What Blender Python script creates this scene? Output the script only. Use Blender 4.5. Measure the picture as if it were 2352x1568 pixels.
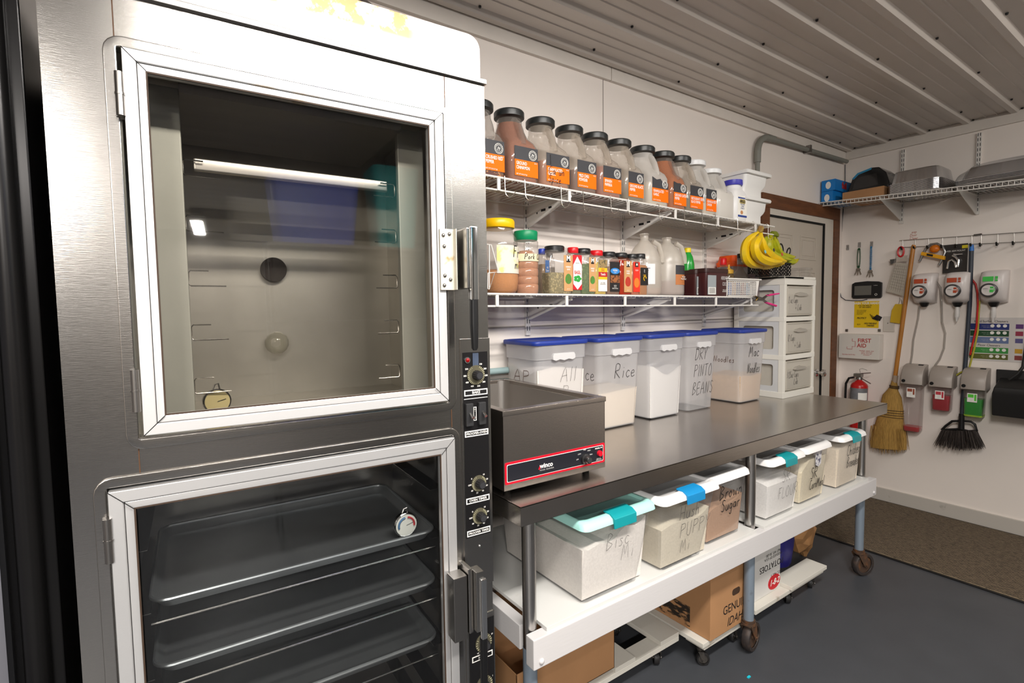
import bpy, bmesh, math, random
from mathutils import Vector, Matrix
random.seed(7)
for o in list(bpy.data.objects): bpy.data.objects.remove(o)
SC = bpy.context.scene; COL = SC.collection
V = Vector; PI = math.pi
# ---------------------------------------------------------------- camera
F = 1180.27
YAW, PITCH, ROLL = [math.radians(a) for a in (34.7293, -3.5478, -0.8206)]
CAM = V((0, -1.11, 1.475))
fw = V((math.sin(YAW)*math.cos(PITCH), math.cos(YAW)*math.cos(PITCH), math.sin(PITCH)))
rt = V((math.cos(YAW), -math.sin(YAW), 0)); up = rt.cross(fw)
c_, s_ = math.cos(ROLL), math.sin(ROLL)
R_, U_ = c_*rt + s_*up, -s_*rt + c_*up
cd = bpy.data.cameras.new('camera'); cam = bpy.data.objects.new('camera', cd); COL.objects.link(cam)
cd.sensor_width = 36; cd.lens = F/2352*36; cd.clip_start = 0.02
cam.matrix_world = Matrix(((R_.x, U_.x, -fw.x, CAM.x), (R_.y, U_.y, -fw.y, CAM.y), (R_.z, U_.z, -fw.z, CAM.z), (0, 0, 0, 1)))
SC.camera = cam
# ---------------------------------------------------------------- world, exposure
w = bpy.data.worlds.new('world'); SC.world = w; w.use_nodes = True
w.node_tree.nodes['Background'].inputs[0].default_value = (0.9, 0.85, 0.8, 1)
w.node_tree.nodes['Background'].inputs[1].default_value = 0.05
vs = SC.view_settings
vs.view_transform = 'Standard'; vs.look = 'None'; vs.gamma = 1; vs.use_curve_mapping = False; vs.exposure = 0.10
SC.cycles.use_denoising = True
SC.cycles.max_bounces = 10; SC.cycles.transparent_max_bounces = 24; SC.cycles.diffuse_bounces = 5
SC.cycles.sample_clamp_indirect = 4.0; SC.cycles.caustics_reflective = False; SC.cycles.caustics_refractive = False
YW, XW, ZC = 0.745, 4.44, 2.66          # back wall, far wall, ceiling
ZT, ZS = 0.94, 0.56                     # table top, lower shelf of the table
# ---------------------------------------------------------------- lamps: strip fixtures on the ceiling behind the camera
def fixture_light(name, x, y, z, sx, sy, power, col=(1, 0.958, 0.91), rot=(0, 0, 0)):
    d = bpy.data.lights.new(name, 'AREA'); d.shape = 'RECTANGLE'; d.size = sx; d.size_y = sy
    d.energy = power; d.color = col
    o = bpy.data.objects.new(name, d); COL.objects.link(o); o.location = (x, y, z); o.rotation_euler = rot
    return o
LIGHTS = [('ceiling_lamp', 0.75, -1.15, 2.56, 1.5, 0.2, 84), ('ceiling_lamp', -1.55, -3.1, 2.56, 1.3, 0.14, 265),
          ('ceiling_lamp', 3.1, -3.5, 2.56, 1.2, 0.14, 18), ('ceiling_lamp', 3.0, -1.9, 2.56, 1.5, 0.1, 3), ('ceiling_lamp', -0.1, -6.3, 2.56, 0.12, 1.2, 90)]
for L in LIGHTS: fixture_light(*L)
# the tubes hang clear of the ceiling and also throw light sideways along the ribs
fixture_light('ceiling_lamp_side', 3.0, -1.9, 2.58, 1.5, 0.09, 34, rot=(math.radians(90), 0, 0))
fixture_light('ceiling_lamp_side', 0.8, -1.25, 2.585, 1.6, 0.05, 58, rot=(math.radians(90), 0, 0))

# ---------------------------------------------------------------- materials
def lin(c):
    return tuple(((v/255)/12.92 if v/255 <= 0.04045 else ((v/255+0.055)/1.055)**2.4) for v in c)
MATS = {}
def mat(name, col, rough=0.5, metal=0.0, bump=0.0, bscale=60, stretch=(1, 1, 1), var=0.0, vscale=4, alpha=1.0, trans=0.0, ior=1.45, emis=0, spec=0.5, coat=0, sss=0, col2=None, thr=0.5, vst=(1, 1, 1)):
    if name in MATS: return MATS[name]
    m = bpy.data.materials.new(name); m.use_nodes = True; MATS[name] = m
    n, l = m.node_tree.nodes, m.node_tree.links; b = n['Principled BSDF']
    c = lin(col) if max(col) > 1.01 else col
    b.inputs['Base Color'].default_value = (*c, 1); b.inputs['Roughness'].default_value = rough
    b.inputs['Metallic'].default_value = metal; b.inputs['IOR'].default_value = ior
    b.inputs['Specular IOR Level'].default_value = spec; b.inputs['Alpha'].default_value = alpha
    b.inputs['Transmission Weight'].default_value = trans; b.inputs['Coat Weight'].default_value = coat
    if emis: b.inputs['Emission Color'].default_value = (*c, 1); b.inputs['Emission Strength'].default_value = emis
    if bump or var or col2:
        tc = n.new('ShaderNodeTexCoord')
    if var or col2:
        mp = n.new('ShaderNodeMapping'); mp.inputs['Scale'].default_value = vst
        nz = n.new('ShaderNodeTexNoise'); nz.inputs['Scale'].default_value = vscale; nz.inputs['Detail'].default_value = 5
        l.new(tc.outputs['Object'], mp.inputs[0]); l.new(mp.outputs[0], nz.inputs['Vector'])
        r = n.new('ShaderNodeValToRGB')
        if col2:
            c2 = lin(col2) if max(col2) > 1.01 else col2
            r.color_ramp.elements[0].position = thr; r.color_ramp.elements[0].color = (*c, 1)
            r.color_ramp.elements[1].position = min(0.99, thr+max(var, 0.02)); r.color_ramp.elements[1].color = (*c2, 1)
        else:
            r.color_ramp.elements[0].position = 0.3; r.color_ramp.elements[0].color = (*[v*(1-var) for v in c], 1)
            r.color_ramp.elements[1].position = 0.7; r.color_ramp.elements[1].color = (*[min(1, v*(1+var*0.5)) for v in c], 1)
        l.new(nz.outputs['Fac'], r.inputs[0]); l.new(r.outputs[0], b.inputs['Base Color'])
    if bump:
        mp = n.new('ShaderNodeMapping'); mp.inputs['Scale'].default_value = stretch
        nz = n.new('ShaderNodeTexNoise'); nz.inputs['Scale'].default_value = bscale; nz.inputs['Detail'].default_value = 3
        bp = n.new('ShaderNodeBump'); bp.inputs['Strength'].default_value = bump; bp.inputs['Distance'].default_value = 0.002
        l.new(tc.outputs['Object'], mp.inputs[0]); l.new(mp.outputs[0], nz.inputs['Vector'])
        l.new(nz.outputs['Fac'], bp.inputs['Height']); l.new(bp.outputs[0], b.inputs['Normal'])
    return m
def film(name, col, alpha, rough=0.08, milky=0.0, mcol=None):
    """thin clear plastic or glass: see-through, tinted, with its own reflections and a milky share"""
    if name in MATS: return MATS[name]
    m = bpy.data.materials.new(name); m.use_nodes = True; MATS[name] = m
    n, l = m.node_tree.nodes, m.node_tree.links; n.remove(n['Principled BSDF']); out = n['Material Output']
    c = lin(col) if max(col) > 1.01 else col
    t = n.new('ShaderNodeBsdfTransparent'); t.inputs[0].default_value = (*[1-(1-v)*alpha for v in c], 1)
    g = n.new('ShaderNodeBsdfGlossy'); g.inputs['Roughness'].default_value = rough
    lw = n.new('ShaderNodeLayerWeight'); lw.inputs[0].default_value = 0.5
    pw = n.new('ShaderNodeMath'); pw.operation = 'POWER'; pw.inputs[1].default_value = 4; l.new(lw.outputs['Facing'], pw.inputs[0])
    fr = n.new('ShaderNodeMath'); fr.operation = 'MULTIPLY_ADD'; fr.inputs[1].default_value = .8; fr.inputs[2].default_value = .045; l.new(pw.outputs[0], fr.inputs[0])
    base = t.outputs[0]
    if milky:
        d = n.new('ShaderNodeBsdfDiffuse'); d.inputs[0].default_value = (*(lin(mcol) if mcol else c), 1)
        tl = n.new('ShaderNodeBsdfTranslucent'); tl.inputs[0].default_value = d.inputs[0].default_value
        a = n.new('ShaderNodeMixShader'); a.inputs[0].default_value = 0.4; l.new(d.outputs[0], a.inputs[1]); l.new(tl.outputs[0], a.inputs[2])
        mx = n.new('ShaderNodeMixShader'); mx.inputs[0].default_value = milky
        l.new(t.outputs[0], mx.inputs[1]); l.new(a.outputs[0], mx.inputs[2]); base = mx.outputs[0]
    mx2 = n.new('ShaderNodeMixShader'); l.new(fr.outputs[0], mx2.inputs[0]); l.new(base, mx2.inputs[1]); l.new(g.outputs[0], mx2.inputs[2])
    l.new(mx2.outputs[0], out.inputs[0])
    return m
STEEL = mat('brushed_steel', (0.42, 0.40, 0.375), 0.22, 1, 0.10, 40, (1, 1, 22), var=0.06, vscale=3)
STEELH = mat('brushed_steel_horizontal', (0.50, 0.475, 0.45), 0.26, 1, 0.10, 40, (0.6, 22, 22), var=0.08, vscale=3)
STEELD = mat('dull_steel', (0.30, 0.285, 0.27), 0.34, 1, 0.06, 40, (1, 22, 1), var=0.12, vscale=2)
ALU = mat('aluminium_frame', (0.74, 0.73, 0.72), 0.42, 0.75, 0.05, 60, (1, 1, 14), var=0.05)
CHROME = mat('chrome', (0.7, 0.7, 0.7), 0.12, 1)
BLACK = mat('black_plastic', (16, 16, 17), 0.4)
DARK = mat('dark_gap', (6, 6, 6), 0.8)
WHITEP = mat('white_plastic', (226, 222, 214), 0.35)
WALL = mat('wall_paint', (236, 227, 219), 0.55, 0, 0.05, 120, var=0.03, vscale=2)
RED = mat('red_plastic', (190, 14, 20), 0.35)
WHITET = mat('white_print', (235, 232, 226), 0.6)
BLACKT = mat('black_marker', (26, 22, 22), 0.6)
CREAMW = mat('wire_white', (222, 218, 212), 0.35)

# ---------------------------------------------------------------- mesh builder
class G:
    def __init__(s, M=None): s.v = []; s.f = []; s.M = M
    def add(s, vs_, fs):
        k = len(s.v)
        s.v += [tuple(s.M @ V(p)) if s.M else tuple(p) for p in vs_]; s.f += [tuple(i+k for i in q) for q in fs]; return s
    def box(s, x0, x1, y0, y1, z0, z1):
        x0, x1 = sorted((x0, x1)); y0, y1 = sorted((y0, y1)); z0, z1 = sorted((z0, z1))
        return s.add([(x0, y0, z0), (x1, y0, z0), (x1, y1, z0), (x0, y1, z0), (x0, y0, z1), (x1, y0, z1), (x1, y1, z1), (x0, y1, z1)],
                     [(0, 3, 2, 1), (4, 5, 6, 7), (0, 1, 5, 4), (1, 2, 6, 5), (2, 3, 7, 6), (3, 0, 4, 7)])
    def loft(s, rings, c0=True, c1=True):
        n = len(rings[0]); vs_ = [p for r in rings for p in r]; fs = []
        for k in range(len(rings)-1):
            for i in range(n): fs.append((k*n+i, k*n+(i+1) % n, (k+1)*n+(i+1) % n, (k+1)*n+i))
        if c0: fs.append(tuple(range(n-1, -1, -1)))
        if c1: fs.append(tuple((len(rings)-1)*n+i for i in range(n)))
        return s.add(vs_, fs)
    def tube(s, pts, r, n=8, closed=False, flat=1.0):
        pts = [V(p) for p in pts]; m = len(pts); rs = r if isinstance(r, (list, tuple)) else [r]*m
        rings = []; prev = None
        for i, p in enumerate(pts):
            if closed: t = pts[(i+1) % m]-pts[i-1]
            else: t = pts[min(i+1, m-1)]-pts[max(i-1, 0)]
            t = t.normalized() if t.length > 1e-9 else V((0, 0, 1))
            if prev is None:
                a = V((0, 0, 1)) if abs(t.z) < 0.9 else V((1, 0, 0)); u = t.cross(a).normalized()
            else:
                u = prev-t*prev.dot(t); u = u.normalized() if u.length > 1e-9 else t.orthogonal().normalized()
            prev = u; w_ = t.cross(u)
            rings.append([p+(u*math.cos(2*PI*k/n)+w_*math.sin(2*PI*k/n)*flat)*rs[i] for k in range(n)])
        if closed: rings.append(rings[0]); return s.loft(rings, False, False)
        return s.loft(rings)
    def cyl(s, a, b, r, r2=None, n=20): return s.tube([a, b], [r, r if r2 is None else r2], n)
    def lathe(s, prof, cx=0, cy=0, n=24, z0=0):
        return s.loft([[(cx+r*math.cos(2*PI*k/n), cy+r*math.sin(2*PI*k/n), z0+z) for k in range(n)] for r, z in prof])
    def prism(s, poly, axis, a0, a1):
        def P(p, a): return (a, p[0], p[1]) if axis == 'x' else ((p[0], a, p[1]) if axis == 'y' else (p[0], p[1], a))
        return s.loft([[P(p, a0) for p in poly], [P(p, a1) for p in poly]])
    def rr(s, secs, n=5, c0=True, c1=True):
        """loft of rounded rectangles (z, w, d, r, cx, cy)"""
        rings = []
        for z, w_, d, r, cx, cy in secs:
            r = min(r, w_/2-1e-4, d/2-1e-4); ring = []
            for qx, qy, a0 in ((1, 1, 0), (-1, 1, PI/2), (-1, -1, PI), (1, -1, 1.5*PI)):
                for k in range(n):
                    a = a0+PI/2*k/(n-1)
                    ring.append((cx+qx*(w_/2-r)+r*math.cos(a), cy+qy*(d/2-r)+r*math.sin(a), z))
            rings.append(ring)
        return s.loft(rings, c0, c1)
    def ball(s, c, r, n=14):
        rx, ry, rz = r if isinstance(r, (tuple, list)) else (r, r, r); m = n//2
        return s.loft([[(c[0]+rx*math.sin(PI*j/m)*math.cos(2*PI*k/n), c[1]+ry*math.sin(PI*j/m)*math.sin(2*PI*k/n), c[2]-rz*math.cos(PI*j/m)) for k in range(n)]
                       for j in [0.08]+list(range(1, m))+[m-0.08]])
    def frame(s, x0, x1, z0, z1, t, y0, y1):
        """rectangular frame in the xz plane, t wide"""
        o = [(x0, z0), (x1, z0), (x1, z1), (x0, z1)]; i = [(x0+t, z0+t), (x1-t, z0+t), (x1-t, z1-t), (x0+t, z1-t)]
        return s.ringframe(o, i, y0, y1)
    def ringframe(s, o, i, y0, y1):
        n = len(o); vs_ = [(p[0], y, p[1]) for y in (y0, y1) for q in (o, i) for p in q]; fs = []
        for k in range(n):
            j = (k+1) % n
            fs += [(k, j, n+j, n+k), (2*n+k, 3*n+k, 3*n+j, 2*n+j), (k, 2*n+k, 2*n+j, j), (n+k, n+j, 3*n+j, 3*n+k)]
        return s.add(vs_, fs)
    def build(s, name, m, parent=None, bev=0, sm=38, seg=2):
        me = bpy.data.meshes.new(name); me.from_pydata(s.v, [], s.f); me.update()
        o = bpy.data.objects.new(name, me); COL.objects.link(o)
        for mm in (m if isinstance(m, (list, tuple)) else [m]): me.materials.append(mm)
        bm = bmesh.new(); bm.from_mesh(me); bmesh.ops.recalc_face_normals(bm, faces=bm.faces)
        if bev:
            ed = [e for e in bm.edges if len(e.link_faces) == 2 and e.calc_face_angle(0) > 0.6]
            bmesh.ops.bevel(bm, geom=ed, offset=bev, segments=seg, affect='EDGES', profile=0.5, clamp_overlap=True)
        bm.to_mesh(me); bm.free()
        if sm:
            me.polygons.foreach_set('use_smooth', [True]*len(me.polygons)); me.set_sharp_from_angle(angle=math.radians(sm))
        if bev:
            wn = o.modifiers.new('wn', 'WEIGHTED_NORMAL'); wn.keep_sharp = True; wn.weight = 100
        if parent: o.parent = parent
        return o
def tag(o, label=None, cat=None, group=None, kind=None):
    if label: o['label'] = label
    if cat: o['category'] = cat
    if group: o['group'] = group
    if kind: o['kind'] = kind
    return o
def thing(name, label, cat, loc=(0, 0, 0), rz=0, group=None):
    o = bpy.data.objects.new(name, None); COL.objects.link(o); o.empty_display_size = 0.05
    o.location = loc; o.rotation_euler = (0, 0, rz); return tag(o, label, cat, group)
def struct(name, g, m, **k): return tag(g.build(name, m, **k), kind='structure')
def copy_thing(o, loc, label, rz=None):
    def cp(a, parent):
        c = a.copy(); COL.objects.link(c); c.parent = parent
        for ch in [x for x in bpy.data.objects if x.parent == a]: cp(ch, c)
        return c
    r = cp(o, None); r.location = loc; r['label'] = label
    if rz is not None: r.rotation_euler = (0, 0, rz)
    return r
def bend(o, r, cy, a0, off=.0016):
    """wrap flat lettering round a jar of radius r"""
    for v_ in o.data.vertices:
        a = a0+v_.co.x/r; v_.co.x, v_.co.y = (r+off)*math.sin(a), cy-(r+off)*math.cos(a)
    return o
def txt(parent, s, p, size, m, u=(1, 0, 0), v=(0, 0, 1), name='lettering', align='CENTER', bold=0.0, shear=0, xs=1.0, lift=0.0006):
    cu = bpy.data.curves.new('t', 'FONT'); cu.body = s; cu.size = size; cu.align_x = align; cu.align_y = 'CENTER'
    cu.offset = bold*size; cu.shear = shear; cu.resolution_u = 3; cu.space_line = 0.95
    ob = bpy.data.objects.new('t', cu); me = bpy.data.meshes.new_from_object(ob)
    bpy.data.objects.remove(ob); bpy.data.curves.remove(cu)
    u, v = V(u).normalized(), V(v).normalized(); nn = u.cross(v)
    me.transform(Matrix(((u.x*xs, v.x, nn.x, p[0]+nn.x*lift), (u.y*xs, v.y, nn.y, p[1]+nn.y*lift), (u.z*xs, v.z, nn.z, p[2]+nn.z*lift), (0, 0, 0, 1))))
    me.materials.append(m); o = bpy.data.objects.new(name, me); COL.objects.link(o); o.parent = parent
    return o
# handwriting: every letter as pen strokes in a 1-high cell
ST = {'A': (.7, '0,0 .35,1 .6,0|.1,.4 .55,.45'), 'P': (.6, '.05,0 .08,1|.08,.95 .45,.95 .5,.65 .1,.5'), 'l': (.25, '.1,0 .12,1'), 'R': (.65, '.05,0 .08,1 .45,.95 .4,.6 .08,.5 .55,0'),
      'i': (.25, '.1,0 .12,.5|.12,.7 .13,.74'), 'c': (.4, '.38,.42 .2,.5 .05,.25 .2,0 .4,.1'), 'e': (.45, '.05,.25 .35,.3 .25,.5 .05,.3 .15,0 .42,.1'), 'D': (.7, '.05,0 .1,1|.0,.95 .5,.85 .6,.4 .3,.05 .0,0'),
      'Y': (.6, '.05,1 .25,.5 .5,1|.25,.5 .2,0'), 'I': (.25, '.1,0 .14,1'), 'N': (.65, '.05,0 .1,1 .45,0 .55,1'), 'T': (.6, '.0,.95 .55,1|.28,.97 .25,0'), 'O': (.65, '.3,1 .05,.6 .15,.05 .45,.05 .55,.6 .3,1'),
      'B': (.6, '.05,0 .1,1 .45,.85 .12,.55 .5,.3 .05,0'), 'E': (.5, '.45,1 .05,.95 .05,0 .45,.05|.05,.5 .38,.53'), 'S': (.5, '.45,.9 .2,1 .08,.75 .4,.4 .3,.02 .02,.1'), 'M': (.8, '.0,0 .12,1 .3,.3 .5,1 .65,0'),
      'a': (.45, '.35,.45 .1,.45 .05,.1 .3,.1 .36,.45 .4,0'), 'o': (.42, '.2,.5 .04,.25 .2,0 .36,.25 .2,.5'), 'd': (.45, '.35,.4 .08,.4 .08,.02 .33,.08 .38,1 .4,0'), 's': (.38, '.32,.45 .08,.45 .28,.2 .2,0 .02,.04'),
      'C': (.6, '.5,.9 .25,1 .02,.5 .2,.02 .55,.12'), 'h': (.45, '.05,0 .08,1|.06,.3 .25,.5 .33,.3 .35,0'), 'k': (.42, '.05,0 .08,1|.35,.5 .08,.25 .38,0'), 'n': (.45, '.05,0 .07,.5|.07,.35 .25,.5 .35,.3 .36,0'),
      'r': (.35, '.05,0 .08,.5|.08,.35 .22,.5 .33,.45'), 'm': (.65, '.03,0 .06,.5|.06,.35 .2,.5 .28,0|.28,.35 .45,.5 .55,0'), 'F': (.5, '.05,0 .08,1|.0,1 .48,1|.05,.55 .35,.57'), 'L': (.5, '.1,1 .05,0 .45,.05'),
      'u': (.45, '.05,.5 .08,.05 .3,.05 .36,.5 .4,0'), 'w': (.6, '.03,.5 .12,0 .26,.35 .4,0 .52,.5'), 'g': (.45, '.33,.4 .1,.45 .06,.1 .3,.1 .36,.45 .3,-.4 .05,-.3'), 'U': (.6, '.05,1 .08,.1 .4,.05 .5,1'), 'H': (.6, '.05,0 .08,1|.48,0 .52,1|.06,.5 .5,.52'),
      'y': (.42, '.05,.5 .18,.1|.36,.5 .05,-.4'), 'p': (.45, '.05,-.4 .08,.5 .35,.4 .3,.1 .07,.1'), 'z': (.4, '.03,.5 .35,.5 .05,0 .38,0'), '2': (.5, '.05,.8 .25,1 .4,.75 .05,0 .45,.02'), '+': (.5, '.05,.35 .4,.35|.22,.15 .22,.55'), ' ': (.4, ''),
      '.': (.2, '.08,0 .1,.03'), '5': (.5, '.42,1 .1,.95 .08,.6 .4,.5 .35,.05 .03,.05'), '3': (.5, '.05,.95 .4,.85 .15,.55 .42,.3 .03,.05'), '1': (.25, '.1,0 .12,1'), '-': (.4, '.05,.4 .35,.4'), 'f': (.35, '.3,.95 .12,.85 .12,0|.0,.5 .3,.5'), 't': (.35, '.12,.9 .12,.05 .3,.05|.0,.6 .28,.6')}
def hand(parent, s, p, h, u=(1, 0, 0), v=(0, 0, 1), m=None, r=0.0013, xs=1.0, slant=0.12, name='handwriting', rise=0.0):
    u, v = V(u).normalized(), V(v).normalized(); nn = u.cross(v); g = G(); x = 0; p = V(p)+nn*0.0006
    for ch in s:
        wd, d = ST.get(ch, ST[' '])
        for sg in d.split('|'):
            if not sg: continue
            q = [tuple(map(float, t.split(','))) for t in sg.split()]
            P_ = [p+u*((x+a*xs+b*slant)*h)+v*((b+(x*rise))*h) for a, b in q]
            # rounded path, flattened against the surface
            S = []
            for i in range(len(P_)-1):
                for k in range(3):
                    t = k/3; a0 = P_[max(i-1, 0)]; a1 = P_[i]; a2 = P_[i+1]; a3 = P_[min(i+2, len(P_)-1)]
                    S.append(0.5*((2*a1)+(a2-a0)*t+(2*a0-5*a1+4*a2-a3)*t*t+(3*a1-a0-3*a2+a3)*t**3))
            S.append(P_[-1])
            L, Rr = [], []
            for i, c in enumerate(S):
                t = (S[min(i+1, len(S)-1)]-S[max(i-1, 0)]); t = t.normalized() if t.length > 1e-9 else u
                sd = nn.cross(t); L.append(c+sd*r); Rr.append(c-sd*r)
            n = len(S); g.add(L+Rr, [(i, n+i, n+i+1, i+1) for i in range(n-1)])
        x += (wd+0.12)*xs
    return g.build(name, m or BLACKT, parent, sm=0)
def W(px, py, ax, val):
    """the point of the plane axis=val that the photo shows at (px, py)"""
    d = R_*((px-1176)/F) - U_*((py-784)/F) + fw
    t = (val-CAM[ax])/d[ax]; return CAM+d*t
# ================================================================ the room
XL, YB = -2.6, -7.2
struct('floor', G().box(XL, XW+.1, YB, YW+.1, -.06, 0), mat('floor_paint', (64, 66, 70), 0.42, 0, 0.08, 30, var=0.10, vscale=6))
struct('wall_back', G().box(XL, XW+.1, YW, YW+.1, 0, ZC+.1), WALL)
struct('wall_right', G().box(XW, XW+.1, YB, YW, 0, ZC+.1), WALL)
WALLD = mat('wall_panel_dark', (128, 122, 116), .5)
struct('wall_left', G().box(XL-.1, XL, YB, YW+.1, 0, ZC+.1), WALLD)
struct('wall_front', G().box(XL-.1, XW+.1, YB-.1, YB, 0, ZC+.1), WALLD)
CEIL = mat('ceiling_metal', (208, 200, 192), 0.34, 0.2, var=0.03)
cp = []
y = YW
k = 0
prof = []
yy = 0.70+0.229
while yy > YB:
    # a trapezoid rib, then two small stiffeners
    for dy, dz in ((0.030, 0), (0.014, -.018), (-0.014, -.018), (-0.030, 0), (-.088, 0), (-.091, -.004), (-.097, -.004), (-.100, 0), (-.144, 0), (-.147, -.004), (-.153, -.004), (-.156, 0)):
        prof.append((yy+dy, ZC+dz))
    yy -= 0.229
prof = [p for p in prof if YB < p[0] < YW+.05]
g = G()
g.add([(x, p[0], p[1]) for x in (XL, XW) for p in prof], [(i, i+1, len(prof)+i+1, len(prof)+i) for i in range(len(prof)-1)])
g.box(XL, XW, YB, YW+.05, ZC+.02, ZC+.06)
ceil = struct('ceiling', g, CEIL, sm=0)
SCR = mat('screw_dark', (30, 28, 28), 0.5)
for r in range(6):
    for xx in (1.10, 1.71, 2.32, 2.93, 3.54, 4.17, 4.41):
        yv = 0.70-0.229*r-0.036
        tag(G().cyl((xx, yv, ZC), (xx, yv, ZC-.007), .006, .005, 8).build('ceiling_screw', SCR, ceil), kind='structure')
TRIM = mat('trim_paint', (222, 214, 205), 0.5, var=0.05, vscale=7)
struct('trim_1', G().box(XL, 1.885, YW-.019, YW, 2.585, 2.66), TRIM, bev=.002)
struct('trim_2', G().box(1.888, XW, YW-.019, YW, 2.585, 2.66), TRIM, bev=.002)
struct('trim_3', G().box(XW-.019, XW, YB, YW-.02, 2.585, 2.66), TRIM, bev=.002)
struct('trim_4', G().box(1.845, 1.849, YW-.0015, YW, 0.3, 2.585).box(XL, 3.1, YW-.003, YW, 1.395, 1.402), mat('seam_paint', (150, 142, 134), 0.6))
g = G().box(XW-.016, XW, YB, YW, 0, .098)
struct('baseboard_right', g, mat('baseboard_paint', (186, 180, 172), 0.5, col2=(96, 90, 84), thr=0.66, var=0.12, vscale=9), bev=.003)
struct('baseboard_back', G().box(XL, 3.3, YW-.016, YW, 0, .098), mat('baseboard_paint', (186, 180, 172)), bev=.003)
# door with brown casing in the back wall
BR = mat('brown_wood', (104, 62, 34), 0.5, 0, .1, 30, (1, 1, 6), var=0.30, vscale=9, vst=(1, 1, 6))
g = G().box(3.24, 4.325, YW-.03, YW, 2.115, 2.205).box(4.235, 4.325, YW-.03, YW, 0, 2.115).box(3.24, 3.33, YW-.03, YW, 0, 2.115)
struct('trim_5', g, BR, bev=.003)
DP = mat('door_paint', (190, 180, 166), 0.42, 0, .06, 90, (1, 1, .1), var=0.03)
JP = mat('door_jamb_paint', (206, 198, 186), 0.5, col2=(150, 110, 70), thr=0.7, var=0.1, vscale=6)
struct('trim_6', G().box(4.10, 4.235, YW-.022, YW, 0, 2.115).box(3.33, 4.10, YW-.022, YW, 2.072, 2.115), JP, bev=.002)
struct('trim_7', G().box(4.088, 4.10, YW-.024, YW, 0, 2.075).box(3.33, 4.10, YW-.024, YW, 2.062, 2.074), DARK)
g = G().box(3.33, 4.088, YW-.012, YW-.001, 0, 2.062)
door = struct('door_1', g, DP)
for (a, b, z0, z1) in ((3.42, 3.66, 1.80, 1.97), (3.76, 3.99, 1.80, 1.97), (3.42, 3.66, 1.02, 1.72), (3.76, 3.99, 1.02, 1.72), (3.42, 3.66, .2, .92), (3.76, 3.99, .2, .92)):
    pg = G().frame(a, b, z0, z1, .012, YW-.016, YW-.012).frame(a+.028, b-.028, z0+.028, z1-.028, .006, YW-.015, YW-.012)
    tag(pg.build('door_panel', DP, door, bev=.0015), kind='structure')
k = G(Matrix.Translation((4.035, YW-.012, .975)))
k.tube([(0, 0, 0), (0, -.01, 0), (0, -.012, 0), (0, -.035, 0), (0, -.045, 0), (0, -.062, 0), (0, -.068, 0)], [.027, .027, .012, .012, .026, .026, .012], 20)
tag(k.build('door_knob', CHROME, door), kind='structure')
# doormat along the far wall
def mat_weave():
    m = mat('mat_brown', (72, 62, 48), 0.9, 0, 0)
    n, l = m.node_tree.nodes, m.node_tree.links; b = n['Principled BSDF']
    tc = n.new('ShaderNodeTexCoord'); mp = n.new('ShaderNodeMapping'); mp.inputs['Scale'].default_value = (1, .35, 1)
    wv = n.new('ShaderNodeTexNoise'); wv.inputs['Scale'].default_value = 95; wv.inputs['Detail'].default_value = 2
    w2 = n.new('ShaderNodeTexWave'); w2.bands_direction = 'X'; w2.inputs['Scale'].default_value = 26; w2.inputs['Distortion'].default_value = 2.5; w2.inputs['Detail Scale'].default_value = 4
    r = n.new('ShaderNodeValToRGB'); r.color_ramp.elements[0].position = .14; r.color_ramp.elements[1].position = .42; r.color_ramp.elements[0].color = (*lin((48, 40, 32)), 1); r.color_ramp.elements[1].color = (*lin((124, 108, 86)), 1)
    mxx = n.new('ShaderNodeMath'); mxx.operation = 'MULTIPLY'
    l.new(tc.outputs['Object'], mp.inputs[0]); l.new(mp.outputs[0], wv.inputs[0]); l.new(tc.outputs['Object'], w2.inputs[0])
    l.new(wv.outputs['Fac'], mxx.inputs[0]); l.new(w2.outputs['Fac'], mxx.inputs[1]); l.new(mxx.outputs[0], r.inputs[0]); l.new(r.outputs[0], b.inputs['Base Color'])
    bp = n.new('ShaderNodeBump'); bp.inputs['Distance'].default_value = .004; l.new(mxx.outputs[0], bp.inputs['Height']); l.new(bp.outputs[0], b.inputs['Normal'])
    return m
dm = thing('door_mat', 'long brown ribbed floor mat lying along the far wall', 'mat', (3.93, -.9, 0))
G().rr([(0, .96, 2.9, .02, 0, 0), (.010, .95, 2.89, .02, 0, 0)]).build('pile', mat_weave(), dm)
G().ringframe([(-.49, -1.46), (.49, -1.46), (.49, 1.46), (-.49, 1.46)], [(-.47, -1.44), (.47, -1.44), (.47, 1.44), (-.47, 1.44)], 0, 1)
e = G(Matrix(((1, 0, 0, 0), (0, 0, 1, 0), (0, 1, 0, 0), (0, 0, 0, 1)))).ringframe([(-.495, -1.465), (.495, -1.465), (.495, 1.465), (-.495, 1.465)], [(-.475, -1.445), (.475, -1.445), (.475, 1.445), (-.475, 1.445)], 0, .006)
e.build('rubber_edge', BLACK, dm)
# conduit
PIPE = mat('conduit_grey', (128, 128, 120), 0.5)
pts = [(3.17, YW-.03, .2), (3.17, YW-.03, 2.44)]
for a in range(0, 91, 15):
    pts.append((3.17+.11-.11*math.cos(math.radians(a)), YW-.03, 2.44+.11*math.sin(math.radians(a))))
pts += [(3.5, YW-.03, 2.555), (XW-.03, YW-.03, 2.570)]
cdt = thing('conduit_pipe', 'grey conduit pipe elbowing up the back wall and running to the corner', 'pipe', (3.17, YW-.03, 0))
T0 = Matrix.Translation((-3.17, -(YW-.03), 0))
G(T0).tube(pts, .0145, 12).build('pipe', PIPE, cdt)
G(T0).tube(pts[2:9], .020, 12).build('elbow', PIPE, cdt)
G(T0).cyl((3.17, YW-.03, 2.38), (3.17, YW-.03, 2.45), .020).cyl((3.28, YW-.03, 2.551), (3.36, YW-.03, 2.5545), .020).build('coupling', PIPE, cdt)
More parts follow.
